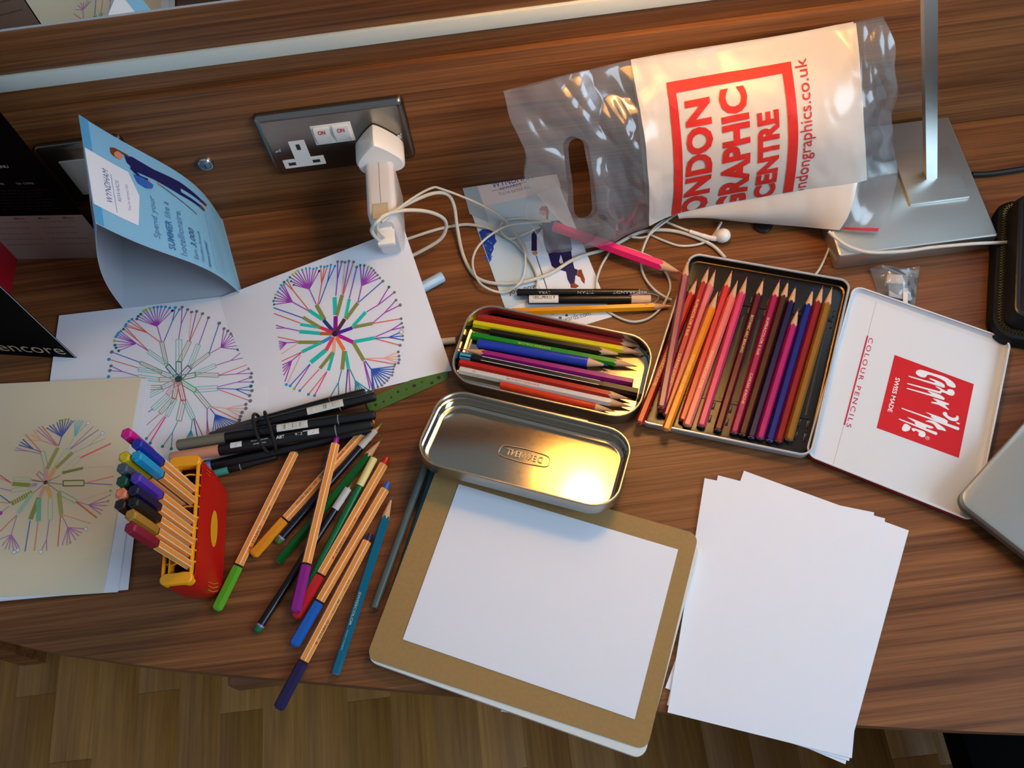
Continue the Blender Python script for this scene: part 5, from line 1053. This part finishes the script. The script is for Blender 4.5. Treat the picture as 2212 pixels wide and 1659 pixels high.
blob([(1145, 960), (1240, 990), (1400, 1050), (1450, 1085), (1430, 1115), (1330, 1085), (1225, 1030), (1220, 1005)])
blob([(1140, 1085), (1200, 1072), (1280, 1095), (1350, 1140), (1410, 1190), (1420, 1222), (1370, 1208), (1310, 1195), (1260, 1130), (1200, 1100)])
blob([(890, 1030), (960, 1050), (1120, 1115), (1240, 1160), (1245, 1182), (1190, 1180), (1160, 1165), (1130, 1190), (1010, 1130), (995, 1100), (975, 1085)])
blob([(850, 1125), (895, 1128), (945, 1170), (930, 1180), (925, 1205), (880, 1225), (835, 1218), (818, 1185)]); blob([(950, 1185), (990, 1182), (1060, 1205), (1120, 1225), (1145, 1260), (1130, 1300), (1085, 1302), (1045, 1275), (1050, 1240), (1010, 1215), (975, 1225)])
E2.dt(1170, 1317, 26, Wt, 16); E2.dt(1170, 1317, 22, '#c0141f', 16); E2.text('R', *E2.q(1160, 1305), Wt, h=.0018, rot=rt)
for pp, nm in ((D0, 'rule_line'), (D1, 'lettering'), (D, 'logo_square'), (D2, 'lettering'), (E2, 'logo_lettering')): pp.build(nm, lambda x, y, h: inv2 @ Vector((x, y, .0010 + h)), kl, base=.0006)
KG = 'pencils in the wide white tin'; z1, z2 = .0092, .0098
KP = [('scarlet pencil sticking out of the wide tin corner beside the silver tin', (1381, 914), (1507, 600), .0150, .0098, '#b0160f', '#b0160f', 'SWISSCOLOR'),
      ('dusty mauve pencil lying on top at the left of the wide tin', (1428, 880), (1487, 557), .0185, .0215, '#8a3550', '#8a2f5a', None),
      ('crimson pencil with gold lettering in the wide tin', (1429, 890), (1532, 575), z1, z2, '#b01626', '#b01626', 'SUPRACOLOR II Soft'),
      ('pale pink pencil in the wide tin', (1440, 899), (1546, 582), z1, z2, '#e0707a', '#e06a80', None),
      ('orange pencil sticking over the front rim of the wide tin', (1438, 929), (1551, 629), .0165, .0135, '#e8830c', '#e8a060', 'SWISSCOLOR'),
      ('coral red pencil in the wide tin', (1474, 909), (1582, 583), z1, z2, '#cf2f32', '#e04458', None),
      ('salmon pink pencil in the wide tin', (1483, 920), (1594, 605), .0125, .0105, '#ee7468', '#e88a6a', 'SWISSCOLOR'),
      ('rose pink pencil in the wide tin', (1514, 920), (1614, 597), z1, z2, '#d83a68', '#e0508c', None),
      ('maroon pencil between empty slots of the wide tin', (1550, 929), (1650, 600), z1, z2, '#5c1020', '#801830', 'BOTANIC ARC BEAUNG'),
      ('full length magenta pencil with gold lettering in the wide tin', (1585, 935), (1685, 603), z1, z2, '#a0104c', '#c0207a', 'SUPRACOLOR II Soft'),
      ('dark brown pencil in the wide tin', (1603, 939), (1704, 604), z1, z2, '#4a200c', '#3c1c10', None),
      ('dark indigo pencil in the wide tin', (1622, 945), (1720, 615), z1, z2, '#1c1240', '#1c1c8a', None),
      ('short magenta pencil in the wide tin', (1641, 947), (1725, 665), z1, z2, '#b01468', '#8a1c9a', None),
      ('cobalt blue pencil in the wide tin', (1662, 952), (1757, 622), z1, z2, '#0c1f78', '#1c1cb0', None),
      ('cardinal red pencil in the wide tin', (1681, 953), (1778, 616), z1, z2, '#8e1018', '#c01838', None),
      ('golden ochre pencil, rightmost in the wide tin', (1703, 950), (1798, 619), z1, z2, '#96641e', '#9a6a34', None)]
for lb, a, b, za, zb, col, tip, tx in KP:
    pencil(lb, a, b, za, zb, col, .0036, True, tip, wood_l=.016, lead_l=.005, txt=[(tx, .040 if tx[0] == 'S' and tx[1] == 'W' else .085, .044, .0024, '#d9c27a', True, 90)] + ([("CARAN d'ACHE", .030, .034, .0022, '#d9c27a', True, 90)] if 'SUPRA' in tx else []) if tx else None, group=KG)

# ------------------------------------------------------------------ cables and earphones
M_CABLE = M('white_cable', '#c9c6bb', .45)
def cable(name, label, pts, r, parent=None, cat='cable'):
    p3 = spline([P(u, v, z) for u, v, z in pts], 5); o_ = P(*pts[0][:2], 0)
    g = G(); g.tube(p3, r, 8); g.v = [v - o_ for v in g.v] if parent is None else g.v
    if parent is not None: return g.build(name, M_CABLE, parent[0], off=parent[1])
    ob = g.build(name, M_CABLE); ob.location = o_; return tag(ob, label, cat)
z = .0022
chg = [(822, 522, .082), (803, 499, .100), (818, 476, .112), (867, 447, .094), (930, 419, .060), (966, 420, .040), (981, 446, .025), (988, 494, .008), (1000, 550, .0030), (1022, 592, .0025), (1050, 609, .0025), (1092, 613, .0025), (1137, 608, .0025), (1190, 590, .0025), (1232, 564, .0025), (1262, 551, .0025), (1299, 541, .0025), (1330, 528, .0025), (1372, 506, .0030), (1411, 497, .0030), (1456, 499, .0030), (1498, 511, .0025), (1540, 531, .0022), (1566, 557, .0020)]
cable('charger_cable', 'thick white charger cable looping from the power adapter across the leaflet', [(a, b, c + .0008) for a, b, c in chg], .0019)
c2_ = [(830, 512, .088), (814, 491, .104), (826, 468, .113), (867, 455, .098), (918, 456, .075), (954, 469, .052), (964, 488, .036), (951, 517, .022), (905, 545, .0120), (880, 556, .0100)]
cable('charger_cable', 'white cable loop curling back under the solid coloured drawing', c2_, .0019)
c3_ = [(878, 517, .0025), (943, 496, .0025), (994, 486, .0025), (1022, 486, .0035), (1058, 494, .0030), (1092, 511, .0030), (1123, 534, .0035), (1148, 567, .0040), (1161, 601, .0025), (1159, 625, .0022)]
cable('charger_cable', 'white cable running from under the drawing towards the black pencils', c3_, .0017)
ear = thing('earphones', 'white earphones with tangled thin cable beside the clear bag', 'earphones', P(1540, 520))
eo = P(1540, 520)
E_ = [[(824, 480, .108), (880, 436, .094), (930, 407, .066), (956, 409, .050), (1036, 441, .026), (1086, 472, .0090), (1114, 506, .0080), (1133, 542, .0080), (1133, 584, .0085), (1120, 614, .0090), (1086, 632, .0040), (1044, 618, .0090), (1025, 590, .0090), (1022, 556, .0085), (1042, 522, .0080), (1092, 489, .0115), (1148, 481, .0060), (1190, 478, .0050)],
      [(1190, 478, .0050), (1140, 472, .0045), (1095, 475, .0052), (1080, 492, .0055), (1090, 510, .0065), (1110, 515, .0065), (1166, 490, .0050)],
      [(1462, 463, .0030), (1417, 489, .0085), (1395, 522, .0090), (1384, 562, .0030), (1392, 598, .0030), (1414, 626, .0050), (1440, 643, .0050), (1450, 647, .0040)],
      [(1316, 524, .0030), (1372, 542, .0030), (1414, 560, .0030), (1440, 592, .0030), (1448, 618, .0030), (1442, 640, .0086), (1428, 665, .0030), (1400, 688, .0025), (1367, 695, .0025), (1336, 686, .0022), (1312, 672, .0020)],
      [(1316, 545, .0030), (1297, 579, .0030), (1288, 612, .0025), (1291, 640, .0020)],
      [(1426, 474, .0045), (1462, 489, .0080), (1491, 500, .0070)],
      [(1400, 505, .0020), (1434, 520, .0022), (1470, 531, .0022), (1512, 527, .0022), (1538, 512, .0035), (1555, 486, .0040), (1558, 480, .0040)],
      [(1365, 512, .0080), (1395, 512, .0072), (1420, 492, .0090), (1455, 466, .0060)]]
for e_ in E_: cable('cord', '', e_, .00125, (ear, eo))
st_ = [P(1490, 500, .0072), P(1515, 508, .0072), P(1535, 514, .0075), P(1548, 515, .0085)]
g = G(); g.tube(spline(st_, 5), [.0022] * 6 + [.0026] * 5 + [.003] * 5, 12); g.build('stem', M_APPLE, ear, off=eo)
g = G(); n = 16; g.lathe([(-.0078, .0012), (-.0074, .004), (-.005, .0066), (-.001, .0076), (.003, .0072), (.006, .0058), (.0078, .003), (.0082, .001)], 20, axis='Z'); mm_ = Matrix.Translation(P(1561, 509, .0095)) @ Matrix.Rotation(.7, 4, 'Y') @ Matrix.Rotation(.4, 4, 'X'); g.xf(mm_).build('earbud', M_APPLE, ear, off=eo)
g = G(); g.lathe([(0, .0006), (.0004, .0016)], 10, axis='Z'); g.xf(Matrix.Translation(P(1566, 501, .0165))).build('vent', M_DARKH, ear, off=eo)
cable('white_cable', 'white cable draped over the front edge of the lamp base', [(1790, 500, .036), (1808, 516, .034), (1835, 533, .0325), (1880, 545, .0318), (1950, 543, .0312), (2010, 535, .0305), (2060, 530, .0300), (2110, 526, .0290), (2160, 524, .0220), (2200, 522, .0120)], .0017)
cable('thin_wire', 'thin white wire between the clear bag and the wide pencil tin', [(1797, 498, .010), (1794, 525, .006), (1782, 558, .0045), (1764, 590, .0030), (1745, 600, .0025)], .0011)
lcb = spline([P(*q, .0035) for q in [(2100, 378), (2140, 376), (2180, 370), (2212, 365), (2300, 350)]], 4)
G().tube(lcb, .0032, 8).build('power_cord', M('black_cord', '#080808', .5), lamp, off=lc)
G().lathe([(0, .009), (.002, .0095), (.004, .008), (.0045, .004)], 20, axis='Z').build('rubber_cap', BLKP)
ob = bpy.data.objects['rubber_cap']; ob.location = P(1648, 489, .0005); tag(ob, 'small black round cap on the desk just under the bag edge', 'cap')

# ------------------------------------------------------------------ black zip case
zc = P(2143, 722, .018); za_ = math.radians(-21.0)
zx, zy = Vector((math.cos(za_), math.sin(za_), 0)), Vector((-math.sin(za_), math.cos(za_), 0))
ZL, ZW = .10, .168; zm = Matrix.Translation(Vector((zc.x, zc.y, 0)) + zx * (ZL / 2 - .0015) + zy * (ZW / 2 - .001)) @ Matrix.Rotation(za_, 4, 'Z')
zc_ = thing('zip_case', 'black leather zip case beside the lamp at the right edge', 'case', mat=zm)
M_LEA = M('black_leather', '#070708', .6, spec=.25, bump=.5, bscale=700)
R = lambda d, z, r=.022: ring(ZL - 2 * d, ZW - 2 * d, r - d, z, 8)
g = G(); g.loft([R(.003, .0006), R(0, .004), R(0, .013), R(.002, .017), R(.004, .018)]); g.build('lower_half', M_LEA, zc_)
g = G(); g.loft([R(.0115, .0182), R(.0105, .021), R(.0105, .034), R(.013, .039), R(.018, .0415)]); g.build('upper_half', M_LEA, zc_)
g = G(); g.loft([R(.0125, .0401), R(.014, .0411), R(.0155, .0414), R(.0165, .0416)], False, False); g.build('piping', M('black_piping', '#141316', .35), zc_)
tp = []
ol_ = rr(ZL - .0150, ZW - .0150, .0145, 14); 
def resample(o, step):
    out = []; acc = 0
    for i in range(len(o)):
        a, b = o[i], o[(i + 1) % len(o)]; l_ = (b - a).length
        while acc < l_: out.append((a.lerp(b, acc / l_), (b - a).normalized())); acc += step
        acc -= l_
    return out
g = G(); M_TEETH = M('brass_teeth', '#b89a58', .3, 1.0)
for k, (p, t_) in enumerate(resample(ol_, .0016)):
    n_ = Vector((-t_.y, t_.x, 0)); c = p + n_ * (.0008 if k % 2 else -.0008); e1, e2 = t_ * .0005, n_ * .0011
    vs_ = [c + e1 * a + e2 * b + Vector((0, 0, zz)) for zz in (.0178, .0192) for a, b in ((-1, -1), (1, -1), (1, 1), (-1, 1))]
    g.add(vs_, [(4, 5, 6, 7), (0, 1, 5, 4), (1, 2, 6, 5), (2, 3, 7, 6), (3, 0, 4, 7)])
zt_ = g.build('zip_teeth', M_TEETH, zc_, ang=0); zt_['kind'] = 'stuff'

# ------------------------------------------------------------------ laptop corner
lp0 = P(2066, 1078, .026); a1_ = math.radians(37.5)
lx, ly = Vector((math.cos(a1_), math.sin(a1_), 0)), Vector((math.sin(a1_), -math.cos(a1_), 0))
LPL, LPW = .16, .25; ctr = Vector((lp0.x, lp0.y, 0)) + lx * (LPL / 2) + ly * (LPW / 2)
lap = thing('laptop', 'closed silver laptop at the lower right edge overlapping the tin lid', 'laptop', mat=Matrix.Translation(Vector((ctr.x, ctr.y, 0))) @ Matrix.Rotation(a1_, 4, 'Z'))
M_ALU = M('anodised_aluminium', '#a3a7a4', .42, .75); M_ALU2 = M('aluminium_underside', '#6e6a64', .5, .6)
R = lambda d, z: ring(LPL - 2 * d, LPW - 2 * d, .012 - d * .5, z, 8)
g = G(); g.loft([R(.010, .0108), R(.002, .0120), R(0, .0145), R(.0, .0192)]); g.build('base', M_ALU2, lap)
g = G(); g.loft([R(0, .0198), R(0, .0230), R(.0008, .0252), R(.003, .0262)]); g.build('screen_lid', M_ALU, lap)
for sx in (-1, 1):
    for sy in (-1, 1): G().lathe([(.0005, .007), (.0112, .007)], 16, axis='Z').xf(Matrix.Translation((sx * (LPL / 2 - .05), sy * (LPW / 2 - .03), 0))).build('rubber_foot', BLKP, lap)

# ------------------------------------------------------------------ small part in a clear packet
pk = thing('parts_packet', 'small crumpled clear packet holding a white plastic part', 'packet', P(1935, 620))
po = P(1935, 620)
def pm(u, v, z): return P(u, v, z) - po
def box4(px, z0, z1, name, mat):
    o_ = [pm(*p, z1) for p in px]; g = G(); g.loft([[Vector((p.x, p.y, z0)) for p in o_], [Vector((p.x, p.y, z1)) for p in o_]][::1]); return g.build(name, mat, pk, ang=20)
M_EW = M('eraser_white', '#d8d2cc', .55); M_GLS = M('grey_plastic_part', '#9aa0a6', .35)
box4([(1915, 611), (1961, 613), (1962, 594), (1917, 592)], .0012, .0085, 'white_block', M_EW)
box4([(1921, 640), (1968, 650), (1968, 617), (1919, 612)], .0012, .0060, 'grey_sleeve', M_GLS)
box4([(1951, 655), (1961, 657), (1961, 622), (1951, 622)], .0060, .0072, 'clip', M_EW)
corner = [pm(1880, 578, .004), pm(1986, 577, .006), pm(1976, 660, .0005), pm(1898, 640, .0005)]
def S_p(u, v):
    p = corner[3].lerp(corner[2], u).lerp(corner[0].lerp(corner[1], u), v); p.z += .0095 * math.sin(PI * min(1, u)) * math.sin(PI * min(1, v * .9 + .05)) + .0018 * wob(p.x, p.y, 0, 130) + (.003 * math.sin(u * 7) * v if v > .7 else 0); p.z = max(p.z, .0006); return p
surf('film_top', S_p, 26, 22, [M_CLEAR, M_CLEAR], pk, .0001)
surf('film_under', lambda u, v: corner[3].lerp(corner[2], u).lerp(corner[0].lerp(corner[1], u), v) * 1.0 + Vector((0, 0, -.0002 - .8 * max(0, corner[3].lerp(corner[2], u).lerp(corner[0].lerp(corner[1], u), v).z - .0006))), 4, 4, [M_CLEAR, M_CLEAR], pk, .0001)
